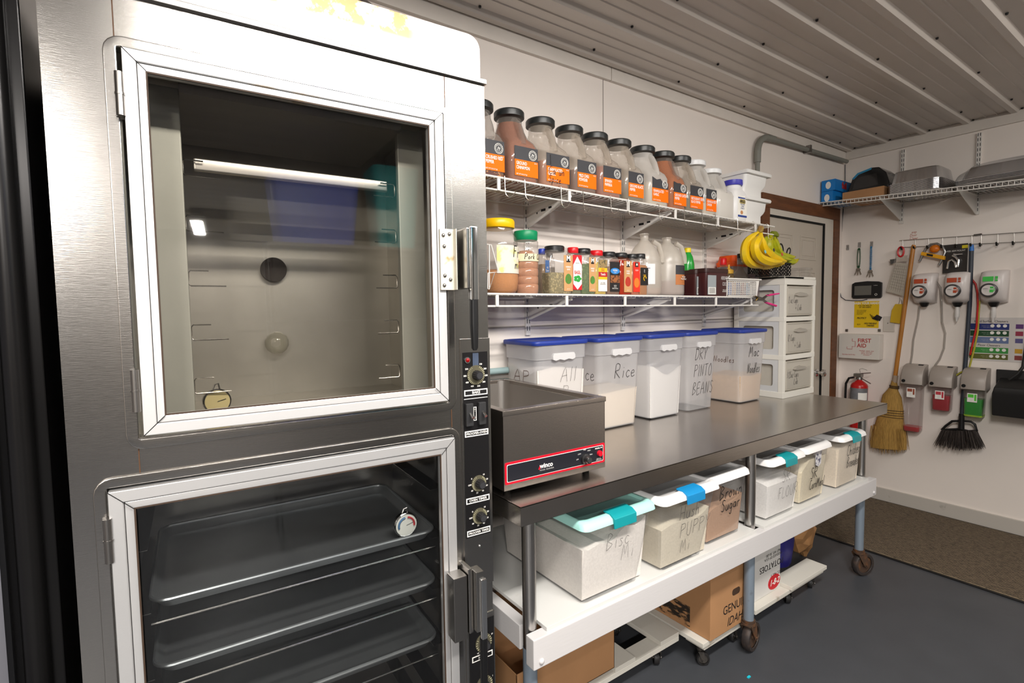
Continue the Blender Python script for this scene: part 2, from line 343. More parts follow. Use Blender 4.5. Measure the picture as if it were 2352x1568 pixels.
G(T0).box(3.155, 3.185, YW-.05, YW, 1.84, 1.86).box(3.80, 3.82, YW-.05, YW, 2.54, 2.59).build('pipe_clamp', STEELD, cdt)
lp = thing('water_pipe', 'pale blue-grey pipe running level behind the food warmer', 'pipe', (.8, YW-.03, 1.215))
G().cyl((0, 0, 0), (.45, 0, 0), .014).build('pipe', mat('pipe_pale', (150, 172, 172), 0.5), lp)

# ================================================================ proofer oven (local: x along the front, y into the wall)
OV = thing('proofer_oven', 'tall stainless steel proofer oven with two glass doors and black control panel', 'oven', (0.76, 0.1021, 0), math.radians(-2.7))
def ovw(x, y, z):
    return OV.matrix_world @ V((x, y, z))
bpy.context.view_layer.update()
OD = .60                                 # depth
ow, SX0, SX1 = -.908, -.80, -.118
# body shell: sides, top, back, and the steel face around the two openings
o1 = (-.797, -.127, 1.232, 1.985); o2 = (-.853, -.113, .12, 1.14)
g = G().box(ow, ow+.03, .035, OD, .12, 2.045).box(-.03, 0, .035, OD, .12, 2.045).box(ow, 0, .035, OD, 2.045, 2.08).box(ow+.03, -.03, OD-.03, OD, .12, 2.045)
g.box(ow, 0, 0, OD, .1, .12)
fp = G().box(ow, o2[0], 0, .035, .12, 1.186).box(ow, o1[0], 0, .035, 1.186, 2.08).box(o2[0], o2[1], 0, .035, o2[3], 1.186).box(o1[0], o1[1], 0, .035, 1.186, o1[2])
fp.box(o2[1], 0, 0, .035, .12, 1.186).box(o1[1], 0, 0, .035, 1.186, 2.08).box(o1[0], o1[1], 0, .035, o1[3], 2.08)
fp.build('front_panel', STEEL, OV, sm=0)
body = g.build('body', STEEL, OV, bev=.002)
# inner chambers
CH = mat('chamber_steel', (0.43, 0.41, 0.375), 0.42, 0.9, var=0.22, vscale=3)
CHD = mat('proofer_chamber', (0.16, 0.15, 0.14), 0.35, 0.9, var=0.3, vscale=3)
def chamber(x0, x1, z0, z1, d, m):
    t = .004
    return G().box(x0, x0+t, .035, d, z0, z1).box(x1-t, x1, .035, d, z0, z1).box(x0, x1, d-t, d, z0, z1).box(x0, x1, .035, d, z0, z0+t).box(x0, x1, .035, d, z1-t, z1)
chamber(-.83, -.09, 1.21, 2.02, .56, CH).build('oven_chamber', CH, OV)
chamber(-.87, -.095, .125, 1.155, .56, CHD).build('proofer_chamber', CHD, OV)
LG = mat('chamber_side', (0.46, 0.46, 0.42), 0.5, 0.3, var=0.08)
G().box(-.79, -.700, .12, .14, 1.24, 1.97).box(-.205, -.13, .12, .14, 1.24, 1.97).build('chamber_post', LG, OV, bev=.004)
G().box(-.70, -.2, .10, .50, 1.955, 1.975).build('baffle', STEELD, OV)
G().box(-.68, -.22, .16, .175, 1.805, 1.835).build('chamber_bar', mat('bar_steel', (0.42,0.40,0.38), .3, 1), OV, bev=.005)  # plain metal bar placed to make the strip across the upper chamber
# wire runners left and right
for sx, xa, xb in ((1, -.700, -.625), (-1, -.205, -.265)):
    for zz in (1.79, 1.665, 1.54, 1.415, 1.29):
        G().tube([(xa+sx*.04, .15, zz+.035), (xa+sx*.004, .15, zz+.035), (xa, .15, zz+.03), (xa, .15, zz+.004), (xa+sx*.004, .15, zz), (xb, .15, zz)], .0018, 6).build('rack_runner', STEEL, OV)
# fan and lamp on the chamber back
G().cyl((-.470, .552, 1.612), (-.470, .535, 1.612), .038, n=32).build('fan_hub', mat('fan_dark', (40, 34, 32), .5, .5), OV)
G().ball((-.471, .53, 1.380), (.036, .03, .036)).build('lamp_glass', film('bulb_glass', (240, 236, 220), .3, .05, .25), OV)
# raised lips round the two openings, rounded corners
def lip(x0, x1, z0, z1, w_, r, name, zlow=None):
    def rrp(a, b, c, d, r):
        out = []
        for cx, cz, a0 in ((b-r, d-r, 0), (a+r, d-r, PI/2), (a+r, c+r, PI), (b-r, c+r, 1.5*PI)):
            for k in range(5): t = a0+PI/2*k/4; out.append((cx+r*math.cos(t), cz+r*math.sin(t)))
        return out
    return G().ringframe(rrp(x0, x1, z0, z1, r), rrp(x0+w_, x1-w_, z0+w_, z1-w_, .004), -.007, .002).build(name, STEEL, OV, bev=.0025)
lip(-.818, -.104, 1.209, 2.002, .021, .03, 'oven_surround')
lip(-.874, -.097, .10, 1.161, .020, .03, 'proofer_surround')
# seams
G().box(-.8005, -.7985, -.0012, 0, 2.0, 2.08).box(-.1185, -.1165, -.0012, 0, 2.0, 2.08).box(-.8005, -.7985, -.0012, 0, 1.162, 1.21).box(-.1185, -.1165, -.0012, 0, 1.162, 1.21).build('panel_seam', mat('seam_rust', (84, 56, 34), .7), OV)
# cap and the header plate with its rusty glue patches
G().box(ow-.006, .004, -.010, OD, 2.080, 2.094).build('top_cap', STEELD, OV, bev=.002)
def header_mat():
    m = mat('header_steel', (0.56, 0.54, 0.51), 0.33, 1)
    n, l = m.node_tree.nodes, m.node_tree.links; b = n['Principled BSDF']
    tc = n.new('ShaderNodeTexCoord'); mp = n.new('ShaderNodeMapping'); mp.inputs['Scale'].default_value = (1, 1, 1)
    nz = n.new('ShaderNodeTexNoise'); nz.inputs['Scale'].default_value = 16; nz.inputs['Detail'].default_value = 8; nz.inputs['Roughness'].default_value = .65
    sx = n.new('ShaderNodeSeparateXYZ'); l.new(tc.outputs['Object'], sx.inputs[0])
    def band(src, lo, hi, soft):
        a = n.new('ShaderNodeMapRange'); a.inputs[1].default_value = lo; a.inputs[2].default_value = lo+soft; l.new(src, a.inputs[0])
        c = n.new('ShaderNodeMapRange'); c.inputs[1].default_value = hi; c.inputs[2].default_value = hi-soft; l.new(src, c.inputs[0])
        q = n.new('ShaderNodeMath'); q.operation = 'MULTIPLY'; l.new(a.outputs[0], q.inputs[0]); l.new(c.outputs[0], q.inputs[1]); return q.outputs[0]
    bx = band(sx.outputs[0], -.62, -.16, .05); bz = band(sx.outputs[2], 2.135, 2.30, .02)
    q = n.new('ShaderNodeMath'); q.operation = 'MULTIPLY'; l.new(bx, q.inputs[0]); l.new(bz, q.inputs[1])
    r = n.new('ShaderNodeMapRange'); r.inputs[1].default_value = .44; r.inputs[2].default_value = .53; l.new(nz.outputs['Fac'], r.inputs[0])
    q2 = n.new('ShaderNodeMath'); q2.operation = 'MULTIPLY'; l.new(q.outputs[0], q2.inputs[0]); l.new(r.outputs[0], q2.inputs[1])
    mix = n.new('ShaderNodeMix'); mix.data_type = 'RGBA'; mix.inputs[6].default_value = (.56, .54, .51, 1); mix.inputs[7].default_value = (*lin((186, 152, 106)), 1)
    l.new(q2.outputs[0], mix.inputs[0]); l.new(mix.outputs[2], b.inputs['Base Color'])
    mt = n.new('ShaderNodeMath'); mt.operation = 'MULTIPLY_ADD'; mt.inputs[1].default_value = -.6; mt.inputs[2].default_value = 1; l.new(q2.outputs[0], mt.inputs[0]); l.new(mt.outputs[0], b.inputs['Metallic'])
    l.new(tc.outputs['Object'], mp.inputs[0]); l.new(mp.outputs[0], nz.inputs['Vector'])
    return m
hp = [(-.87, 2.094), (-.008, 2.094)]
for k in range(7): a = PI/2*k/6; hp.append((-.008-.035+.035*math.cos(a), 2.172+.035*math.sin(a)))
for k in range(7): a = PI/2+PI/2*k/6; hp.append((-.87+.035+.035*math.cos(a), 2.172+.035*math.sin(a)))
hp2 = [(x, z + (0.0)) for x, z in hp]
G().prism(hp2, 'y', .006, .010).box(-.86, -.02, .008, .06, 2.094, 2.098).build('header_plate', header_mat(), OV)
# a round exhaust cowl behind the header
G().tube([(-.30, .25, 2.094), (-.30, .25, 2.27), (-.30, .25, 2.31)], [.13, .13, .09], 28).build('exhaust_cowl', STEELD, OV)
# doors
ALU2 = mat('aluminium_rusted', (0.74, 0.73, 0.72), 0.42, 0.55, 0.05, 60, (1, 1, 14), col2=(196, 164, 116), thr=.64, var=.10, vscale=9)
def oven_door(name, x0, x1, z0, z1, fr, glassm, fm=ALU):
    yo, yi = -.016, .012
    d = G()
    # mitred frame in two steps
    d.ringframe([(x0, z0), (x1, z0), (x1, z1), (x0, z1)], [(x0+fr*.6, z0+fr*.6), (x1-fr*.6, z0+fr*.6), (x1-fr*.6, z1-fr*.6), (x0+fr*.6, z1-fr*.6)], yo, yi)
    d.ringframe([(x0+fr*.62, z0+fr*.62), (x1-fr*.62, z0+fr*.62), (x1-fr*.62, z1-fr*.62), (x0+fr*.62, z1-fr*.62)], [(x0+fr, z0+fr), (x1-fr, z0+fr), (x1-fr, z1-fr), (x0+fr, z1-fr)], yo+.0035, yi)
    dr = d.build(name, fm, OV, bev=.0022)
    G().box(x0+fr-.002, x1-fr+.002, yi-.012, yi-.007, z0+fr-.002, z1-fr+.002).build('glass', glassm, dr)
    g2 = G()
    for a, b, c, e in ((x0, z0, x0+fr, z0+fr), (x1, z0, x1-fr, z0+fr), (x1, z1, x1-fr, z1-fr), (x0, z1, x0+fr, z1-fr)):
        g2.tube([(a, yo-.0003, b), (c, yo-.0003, e)], .0008, 4)
    g2.build('mitre_joint', DARK, dr)
    g3 = G().frame(x0+fr-.004, x1-fr+.004, z0+fr-.004, z1-fr+.004, .006, yo+.004, yo+.008)
    g3.build('gasket', mat('gasket_brown', (62, 46, 34), .7), dr)
    return dr
GL = film('oven_glass', (205, 200, 186), .30, .02)
GL2 = film('proofer_glass', (200, 204, 202), .22, .01)
d1 = oven_door('oven_door', -.789, -.131, 1.237, 1.979, .037, GL, ALU2)
d2 = oven_door('proofer_door', -.851, -.116, .14, 1.136, .040, GL2)
for (x, z0, z1) in ((-.7945, 1.85, 1.93), (-.7975, 1.287, 1.369), (-.8535, 1.00, 1.086)):
    h = G().cyl((x, -.018, z0), (x, -.018, (z0+z1)/2-.001), .0072, n=14).cyl((x, -.018, (z0+z1)/2+.001), (x, -.018, z1), .0072, n=14).cyl((x, -.018, (z0+z1)/2-.002), (x, -.018, (z0+z1)/2+.002), .0082, n=14)
    h.box(x-.008, x+.004, -.012, .006, z0, z1).build('hinge', STEELD, OV)
# upper latch: white riveted plate, chrome lever with black grip
lt = G().box(-.150, -.112, -.024, -.017, 1.528, 1.685).box(-.113, -.110, -.040, -.006, 1.528, 1.685).build('latch_plate', mat('plate_white', (214, 208, 192), .4, col2=(176, 142, 84), thr=.68, var=.1, vscale=24), OV, bev=.0012)
for x, z in ((-.141, 1.668), (-.139, 1.64), (-.139, 1.565), (-.141, 1.54), (-.124, 1.672), (-.123, 1.555)):
    G().ball((x, -.0245, z), (.005, .004, .005), 10).build('rivet', STEELD, lt)
G().box(-.100, -.084, -.075, -.006, 1.530, 1.684).build('latch_bracket', STEEL, OV, bev=.003)
lv = G().loft([[(-.092, -.082, z), (-.070, -.082, z), (-.070, y_, z), (-.092, y_, z)] for z, y_ in ((1.50, -.060), (1.60, -.064), (1.688, -.070))]).build('lever', CHROME, OV, bev=.004)
G().rr([(1.372, .010, .010, .005, -.084, -.078), (1.378, .018, .014, .007, -.083, -.076), (1.44, .021, .018, .007, -.082, -.073), (1.505, .020, .018, .006, -.081, -.072)]).build('grip', BLACK, lv)
# lower latch
G().box(-.150, -.110, -.060, -.016, .60, .775).build('strike', STEELD, OV, bev=.003)
G().box(-.108, -.094, -.062, -.006, .612, .79).box(-.094, -.070, -.080, -.040, .62, .785).build('latch_bracket', STEEL, OV, bev=.003)
lv2 = G().box(-.083, -.066, -.088, -.076, .60, .765).build('lever', CHROME, OV, bev=.003)
G().rr([(.46, .014, .012, .005, -.076, -.080), (.47, .019, .016, .006, -.076, -.080), (.60, .020, .017, .006, -.075, -.080)]).build('grip', BLACK, lv2)
# control panels
pn = G().box(-.089, .002, -.004, 0, .70, 1.398).build('control_panel', STEEL, OV, bev=.001)
PB = mat('panel_black', (20, 19, 20), .35, col2=(60, 58, 56), thr=.72, var=.05, vscale=300)
G().box(-.083, -.007, -.0055, -.004, .846, 1.361).build('panel_plate', PB, pn)
pn2 = G().box(-.089, .003, -.003, 0, .10, .614).build('lower_control_panel', STEEL, OV, bev=.001)
G().box(-.080, -.001, -.0055, -.003, .11, .600).build('panel_plate', PB, pn2)
for x, z, p_ in ((-.045, 1.388, pn), (-.042, .815, pn), (-.060, .606, pn2)):
    G().ball((x, -.005, z), (.004, .003, .004), 10).build('panel_screw', CHROME, p_)
def dial(x, z, r, kr, labels, par, off=0, ys=-.0056):
    dm_ = mat('dial_clear', (86, 82, 66), .35)
    d = G().cyl((x, ys, z), (x, ys-.003, z), r, n=36).build('dial', dm_, par)
    t = G(); n_ = len(labels)
    for k in range(n_*3):
        a = PI/2-math.radians(28)-2*PI*.86*k/(n_*3)+off
        t.tube([(x+r*.78*math.cos(a), ys-.0035, z+r*.78*math.sin(a)), (x+r*.98*math.cos(a), ys-.0035, z+r*.98*math.sin(a))], .0006, 4)
    t.build('tick_marks', mat('tick', (190, 186, 150), .6), d)
    kb = G().tube([(x, ys-.003, z), (x, ys-.022, z), (x, ys-.024, z)], [kr, kr*.92, kr*.8], 28)
    for k in range(14):
        a = 2*PI*k/14; kb.cyl((x+kr*math.cos(a), ys-.004, z+kr*math.sin(a)), (x+kr*.9*math.cos(a), ys-.022, z+kr*.9*math.sin(a)), .0012, n=5)
    kb.build('knob', mat('knob_black', (34, 33, 34), .35), par)
    G().cyl((x, ys-.024, z), (x, ys-.0248, z), kr*.7, n=24).build('knob_cap', mat('knob_cap', (52, 52, 54), .3), par)
    for k, s in enumerate(labels):
        a = PI/2-math.radians(28)-2*PI*.86*k/n_+off
        if s: txt(par, s, (x+r*1.22*math.cos(a), ys-.0004, z+r*1.2*math.sin(a)), .0062, WHITET, bold=.02)
def led(x, z, par, ys=-.0056):
    G().cyl((x, ys, z), (x, ys-.003, z), .0085, n=20).build('bezel', CHROME, par)
    G().ball((x, ys-.003, z), (.0062, .004, .0062), 14).build('indicator', mat('led_red', (150, 8, 14), .25), par)
def plate(s, x, z, w_, par, size=.0105, ys=-.0056):
    h = .0165
    G().box(x-w_/2, x+w_/2, ys-.0006, ys, z-h/2, z+h/2).build('label_plate', WHITET, par)
    G().box(x-w_/2+.003, x+w_/2-.003, ys-.0009, ys, z-h/2+.003, z+h/2-.003).build('label_field', mat('label_black', (18, 17, 18), .5), par)
    txt(par, s, (x, ys-.0010, z), size, WHITET, bold=.02, xs=1.0)
led(-.070, 1.340, pn)
G().box(-.054, -.036, -.0075, -.0055, 1.315, 1.358).build('shield', mat('shield_blue', (70, 80, 98), .3), pn)
dial(-.045, 1.298, .027, .0125, ['150', '200', '250', '300', '350', '400', '450', '500', '550'], pn)
plate('BAKE', -.045, 1.250, .072, pn)
G().box(-.082, -.009, -.0062, -.0055, 1.233, 1.2345).build('rule_line', WHITET, pn)
for sxx in (-.069, -.030):
    b_ = G().box(sxx-.011, sxx+.011, -.016, -.0055, 1.160, 1.222).build('switch', mat('switch_black', (44, 44, 45), .45), pn, bev=.002)
    G().cyl((sxx, -.016, 1.196), (sxx+.002, -.030, 1.185), .0032, .0045, 10).build('toggle', CHROME, b_)
G().box(-.0545, -.0445, -.0062, -.0055, 1.172, 1.210).build('label_plate', WHITET, pn)
G().box(-.0525, -.0465, -.0066, -.0055, 1.174, 1.208).build('label_field', mat('label_black', (18, 17, 18)), pn)
txt(pn, 'ON\nI', (-.0495, -.0067, 1.201), .005, WHITET); txt(pn, 'O\nOFF', (-.0495, -.0067, 1.181), .0045, WHITET, xs=.6)
plate('PROOFER-OVEN', -.045, 1.137, .073, pn, .0088)
dial(-.042, .995, .0225, .0125, ['10', '20', '30', '40', '50', '60', 'OFF', '0'], pn, off=math.radians(-8))
plate('OVEN TIMER', -.045, .950, .073, pn, .0095)
dial(-.041, .902, .0225, .0125, ['10', '20', '30', '40', '50', '60', 'OFF', '0'], pn, off=math.radians(-8))
plate('PROOFER TIMER', -.044, .858, .073, pn, .0085)
led(-.042, .580, pn2)
dial(-.036, .533, .026, .0125, ['OFF', '10', '', '', 'HI', ''], pn2, off=math.radians(20))
plate('HEAT', -.040, .493, .066, pn2)
led(-.040, .455, pn2)
dial(-.036, .408, .026, .0125, ['OFF', '1', '2', '', 'HI', ''], pn2, off=math.radians(20))
# proofer chamber rack uprights and pan slides
for zz in (.99, .852, .705, .542, .38, .23):
    yb_ = .05 if zz < .9 else .5
    G().box(-.835, -.80, .06, .52, zz-.012, zz-.010).box(-.160, -.118, .06, .52, zz-.012, zz-.010).tube([(-.80, yb_, zz-.030), (-.152, yb_, zz-.030)], .0028, 6).build('pan_slide', STEEL, OV, bev=0)
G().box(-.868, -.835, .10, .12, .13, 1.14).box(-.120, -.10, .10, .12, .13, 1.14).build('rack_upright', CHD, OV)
# sheet pans: real pans with rolled rims (top-level things resting on the slides)
PAN = mat('pan_aluminium', (0.50, 0.52, 0.53), 0.34, 0.9, 0.1, 30, (1, 12, 1), var=0.15, vscale=5)
def sheet_pan(x0, x1, y0, y1, z, label):
    t = thing('sheet_pan', label, 'baking pan', OV.matrix_world @ V(((x0+x1)/2, (y0+y1)/2, z)), math.radians(-2.7), 'sheet pans in the proofer')
    w_, d = x1-x0, y1-y0; h = .025
    G().rr([(h, w_-.004, d-.004, .035, 0, 0), (.004, w_-.03, d-.03, .03, 0, 0), (.002, w_-.04, d-.04, .028, 0, 0)], c0=False).rr([(h, w_-.001, d-.001, .035, 0, 0), (.002, w_-.028, d-.028, .03, 0, 0), (0, w_-.04, d-.04, .03, 0, 0)], c0=False).build('tray', PAN, t)
    ring = []
    for qx, qy, a0 in ((1, 1, 0), (-1, 1, PI/2), (-1, -1, PI), (1, -1, 1.5*PI)):
        for k in range(6):
            a = a0+PI/2*k/5; ring.append((qx*(w_/2-.036)+.036*math.cos(a), qy*(d/2-.036)+.036*math.sin(a), h))
    G().tube(ring, .0048, 8, True).build('rolled_rim', PAN, t)
    return t
PANZ = [(.840, 'aluminium sheet pan on the top slide of the lower oven, dial thermometer standing on it'), (.693, 'aluminium sheet pan on the second slide of the lower oven'), (.530, 'aluminium sheet pan on the third slide down of the lower oven')]
for z, lb in PANZ: sheet_pan(-.800, -.146, .055, .515, z, lb)
# dial thermometers
def thermometer(x, y, z, r, label, col, rx=0):
    t = thing('thermometer', label, 'thermometer', OV.matrix_world @ V((x, y, z)), math.radians(-2.7)+rx)
    G().tube([(0, .012, r), (0, 0, r), (0, -.002, r)], [r, r, r*.93], 32).build('case', CHROME, t)
    f = G().cyl((0, -.0025, r), (0, -.0032, r), r*.88, n=32).build('face', mat('face_'+label[:8], col, .4), t)
    for a0, a1, c in ((195, 100, (70, 110, 150)), (80, -10, (190, 60, 66))):
        pts_ = [(r*.66*math.cos(math.radians(a0+(a1-a0)*k/8)), -.0036, r+r*.66*math.sin(math.radians(a0+(a1-a0)*k/8))) for k in range(9)]
        if rx == 0: G().tube(pts_, r*.14, 6, flat=.6).build('colour_band', mat('band_%d' % a0, c, .5), f)
    G().tube([(0, -.0042, r), (r*.6, -.0042, r+r*.15)], .0008, 5).build('needle', BLACK, f)
    G().tube([(-r*.25, .006, 2*r-.002), (-r*.1, .006, 2*r+.010), (r*.15, .006, 2*r+.012), (r*.22, .006, 2*r-.002)], .002, 6).build('hook', STEELD, t)
    G().box(-r*.6, r*.6, -.006, .016, -.001, .001).build('foot', STEELD, t)
    return t
thermometer(-.215, .105, .8445, .034, 'round dial thermometer with red and blue bands standing on the top sheet pan', (214, 214, 206))
thermometer(-.655, .16, 1.2365, .030, 'yellowed round thermometer at the bottom of the upper oven chamber', (190, 176, 130), .1)

# ================================================================ steel cabinet standing left of the oven
fr = thing('upright_refrigerator', 'dark upright refrigerator with steel door at the left edge of the frame', 'refrigerator', (-.175, .20, 0), math.radians(-2.7))
G().box(-.9, -.006, .02, .50, .05, 2.2).build('body', mat('fridge_dark', (34, 33, 33), .28, .6, var=.3, vscale=2), fr, bev=.004)
G().box(-.9, -.085, -.055, .01, .10, 1.62).build('door', mat('fridge_steel', (.50, .50, .56), .4, .3), fr, bev=.008)
G().box(-.9, -.078, .008, .022, .10, 1.64).build('gasket', BLACK, fr)
G().tube([(-.045, .012, .08), (-.045, .012, 2.1)], .020, 16).build('corner_post', mat('fridge_dark', (34, 33, 33)), fr)
# ================================================================ work table
TX0 = .790
TAB = thing('work_table', 'long stainless steel work table on casters with a painted wooden lower shelf', 'table', (TX0, 0, 0))
TX = 2.45; TD = .70
G().box(0, TX, 0, TD, ZT-.004, ZT).box(0, TX, 0, .002, ZT-.056, ZT).box(0, .002, 0, TD, ZT-.056, ZT).box(TX-.002, TX, 0, TD, ZT-.056, ZT).box(0, TX, 0, .02, ZT-.056, ZT-.054).build('table_top', mat('table_steel', (0.50, 0.465, 0.43), 0.24, 1, 0.04, 30, (.5, 12, 12), var=0.10, vscale=4), TAB, bev=.0015)
LEGP = mat('leg_grey_paint', (126, 138, 150), .42, .3, col2=(84, 86, 88), thr=.66, var=.1, vscale=14)
LEGS = mat('leg_steel', (0.50, 0.48, 0.46), 0.28, 1, var=.1)
RUST = mat('caster_rust', (84, 66, 54), .7, .5, col2=(120, 82, 54), thr=.5, var=.2, vscale=40)
TYRE = mat('caster_tyre', (46, 40, 38), .6, col2=(78, 62, 52), thr=.55, var=.2, vscale=30)
def caster(par, x, y, r, w_, ang, top, name='caster', m1=None, m2=None):
    m1, m2 = m1 or RUST, m2 or TYRE
    """swivel caster, wheel of radius r, stem up to z=top"""
    M = Matrix.Translation((x, y, 0)) @ Matrix.Rotation(ang, 4, 'Z'); off = r*.45
    c = G(M)
    c.cyl((0, 0, top), (0, 0, top-.012), r*.42, r*.40, 16).cyl((0, 0, top-.012), (0, 0, top-.020), r*.46, n=16)
    for sy in (-1, 1):
        yy = sy*(w_/2+.006)
        c.prism([(-r*.40, top-.02), (r*.45, top-.02), (off+r*.24, r-.004), (off, r-r*.22), (off-r*.22, r-.002)], 'y', yy-.002, yy+.002)
    c.box(-r*.38, r*.45, -(w_/2+.007), w_/2+.007, top-.024, top-.020)
    c.cyl((off, -(w_/2+.012), r), (off, w_/2+.012, r), .006, n=10)
    o = c.build(name, m1, par, bev=0)
    pr = [(r*.70, -w_*.42), (r*.72, -w_*.5), (r*.93, -w_*.5), (r, -w_*.30), (r, w_*.30), (r*.93, w_*.5), (r*.72, w_*.5), (r*.70, w_*.42)]
    MW = M @ Matrix.Translation((off, 0, r)) @ Matrix.Rotation(PI/2, 4, 'X')
    gg = G(MW); gg.loft([[(a*math.cos(2*PI*k/32), a*math.sin(2*PI*k/32), b) for k in range(32)] for a, b in pr], False, False)
    gg.build('wheel', m2, o)
    h = G(MW); h.loft([[(a*math.cos(2*PI*k/32), a*math.sin(2*PI*k/32), b) for k in range(32)] for a, b in ((r*.72, -w_*.30), (r*.5, -w_*.1), (r*.24, -w_*.14), (r*.22, -w_*.5))], True, True)
    h.loft([[(a*math.cos(2*PI*k/32), a*math.sin(2*PI*k/32), b) for k in range(32)] for a, b in ((r*.72, w_*.30), (r*.5, w_*.1), (r*.24, w_*.14), (r*.22, w_*.5))], True, True)
    h.build('wheel_hub', m1, o)
    return o
LX = [.858, 2.012, 3.085]
for i, lx in enumerate(LX):
    for yy in (.058, TD-.04):
        x = lx-TX0
        lg = G().cyl((x, yy, ZT-.06), (x, yy, .49), .0205, n=20).cyl((x, yy, ZT-.06), (x, yy, ZT-.074), .025, n=20).build('leg', LEGS, TAB)
        G().cyl((x, yy, .49), (x, yy, .150), .0212, n=20).build('leg_sleeve', LEGP, lg)
        caster(TAB, x, yy, .064, .032, [-.5, .15, -.35][i] if yy < .2 else .6, .150)
WP = mat('white_wood_paint', (200, 197, 196), .45, 0, .12, 18, (1, 8, 8), col2=(176, 160, 146), thr=.74, var=.06, vscale=11)
WPD = mat('shelf_laminate', (204, 203, 199), .4, 0, col2=(170, 162, 150), thr=.70, var=.12, vscale=7)
SB = G().box(.828-TX0, 3.13-TX0, 0, .038, .458, .548).build('shelf_rail', WP, TAB, bev=.004)
for xx in (.856, 3.095): G().ball((xx-TX0, -.001, .478), (.009, .006, .009), 12).build('rail_bolt', WP, SB)
G().box(.828-TX0, 3.13-TX0, TD-.07, TD-.032, .458, .548).box(.84-TX0, .878-TX0, .084, TD-.072, .47, .545).box(3.07-TX0, 3.108-TX0, .084, TD-.072, .47, .545).box(2.0-TX0, 2.03-TX0, .084, TD-.072, .47, .545).build('shelf_bearer', WP, TAB, bev=.003)
for a, b in ((.885, 1.985), (2.040, 3.058)):
    G().box(a-TX0, b-TX0, .012, TD-.02, .548, ZS).build('shelf_board', WPD, TAB, bev=.0015)

# ================================================================ food warmer
FWM = thing('food_warmer', 'stainless steel countertop food warmer with a red-bordered black control strip', 'food warmer', (.793, .084, ZT), math.radians(-1.2))
FW_, FD_ = .392, .585
fs = mat('warmer_steel', (0.54, 0.49, 0.45), 0.26, 1, .05, 40, (1, 1, 18), var=.05)
b_ = G().box(0, FW_, 0, .002, .018, .236).box(0, .002, 0, FD_, .018, .236).box(FW_-.002, FW_, 0, FD_, .018, .236).box(0, FW_, FD_-.002, FD_, .018, .236).box(0, FW_, 0, FD_, .018, .020).build('body', fs, FWM, bev=.001)
rim = G(Matrix(((1, 0, 0, 0), (0, 0, 1, 0), (0, 1, 0, 0), (0, 0, 0, 1))))
rim.ringframe([(-.003, -.003), (FW_+.003, -.003), (FW_+.003, FD_+.003), (-.003, FD_+.003)], [(.024, .024), (FW_-.024, .024), (FW_-.024, FD_-.024), (.024, FD_-.024)], .234, .250)
rim.build('rim', fs, FWM, bev=.002)
G().rr([(.246, FW_-.046, FD_-.046, .04, FW_/2, FD_/2), (.06, FW_-.066, FD_-.066, .035, FW_/2, FD_/2), (.055, FW_-.09, FD_-.09, .03, FW_/2, FD_/2)], c0=False).rr([(.055, FW_-.09, FD_-.09, .03, FW_/2, FD_/2), (.0551, .02, .02, .005, FW_/2, FD_/2)], c0=False, c1=False).build('well', mat('well_steel', (0.55, 0.52, 0.49), 0.30, 1), FWM)
for x in (.04, FW_-.04):
    for y in (.05, FD_-.05): G().cyl((x, y, .018), (x, y, 0), .013, .011, 14).build('foot', BLACK, FWM)
def rrect(x0, x1, z0, z1, r, n=4):
    o = []
    for cx, cz, a0 in ((x1-r, z1-r, 0), (x0+r, z1-r, PI/2), (x0+r, z0+r, PI), (x1-r, z0+r, 1.5*PI)):
        for k in range(n+1): t = a0+PI/2*k/n; o.append((cx+r*math.cos(t), cz+r*math.sin(t)))
    return o
st = G().prism(rrect(.003, FW_-.003, .036, .1, .005), 'y', -.0010, 0).build('control_strip', mat('strip_red', (206, 18, 40), .35), FWM)
G().prism(rrect(.0095, FW_-.0095, .0425, .0935, .004), 'y', -.0014, -.0010).build('strip_line', WHITET, st)
G().prism(rrect(.011, FW_-.011, .044, .092, .004), 'y', -.0018, -.0014).build('strip_field', mat('strip_black', (26, 27, 34), .4), st)
txt(st, 'winco', (.150, -.0019, .069), .020, WHITET, bold=.03)
G().prism([(.120, .060), (.127, .060), (.127, .074)], 'y', -.0021, -.0018).build('emblem', mat('strip_red', (206, 18, 40)), st)
txt(st, 'F O O D   W A R M E R', (.152, -.0019, .0565), .0052, WHITET)
kk = G().tube([(.302, -.0018, .062), (.302, -.010, .062), (.302, -.012, .062), (.302, -.026, .062)], [.0165, .0165, .012, .0115], 24).build('knob', mat('knob_black', (34, 33, 34)), FWM)
G().cyl((.302, -.026, .062), (.302, -.0275, .062), .0085, n=20).build('knob_cap', CHROME, kk)
for s, dx, dz in (('OFF', -.030, -.002), ('LOW', -.022, .014), ('MED', 0, .024), ('HIGH', .018, .019), ('MAX', .027, .005)): txt(st, s, (.302+dx, -.0019, .066+dz), .0055, WHITET)
txt(st, 'MODEL FW', (.362, -.0019, .086), .0062, WHITET, bold=.03); txt(st, 'HEATING\nINDICATOR', (.362, -.0019, .050), .0045, WHITET)
G().cyl((.364, -.0018, .069), (.364, -.010, .069), .0095, .0088, 20).build('indicator', mat('strip_red', (206, 18, 40)), FWM)
cdp = [(.03, .20, .27), (.05, .24, .262), (.085, .27, .225), (.13, .30, .12), (.16, .33, .062)]
G().tube([(-.015, .14, .28)]+cdp, .0035, 8).build('cord', BLACK, FWM)

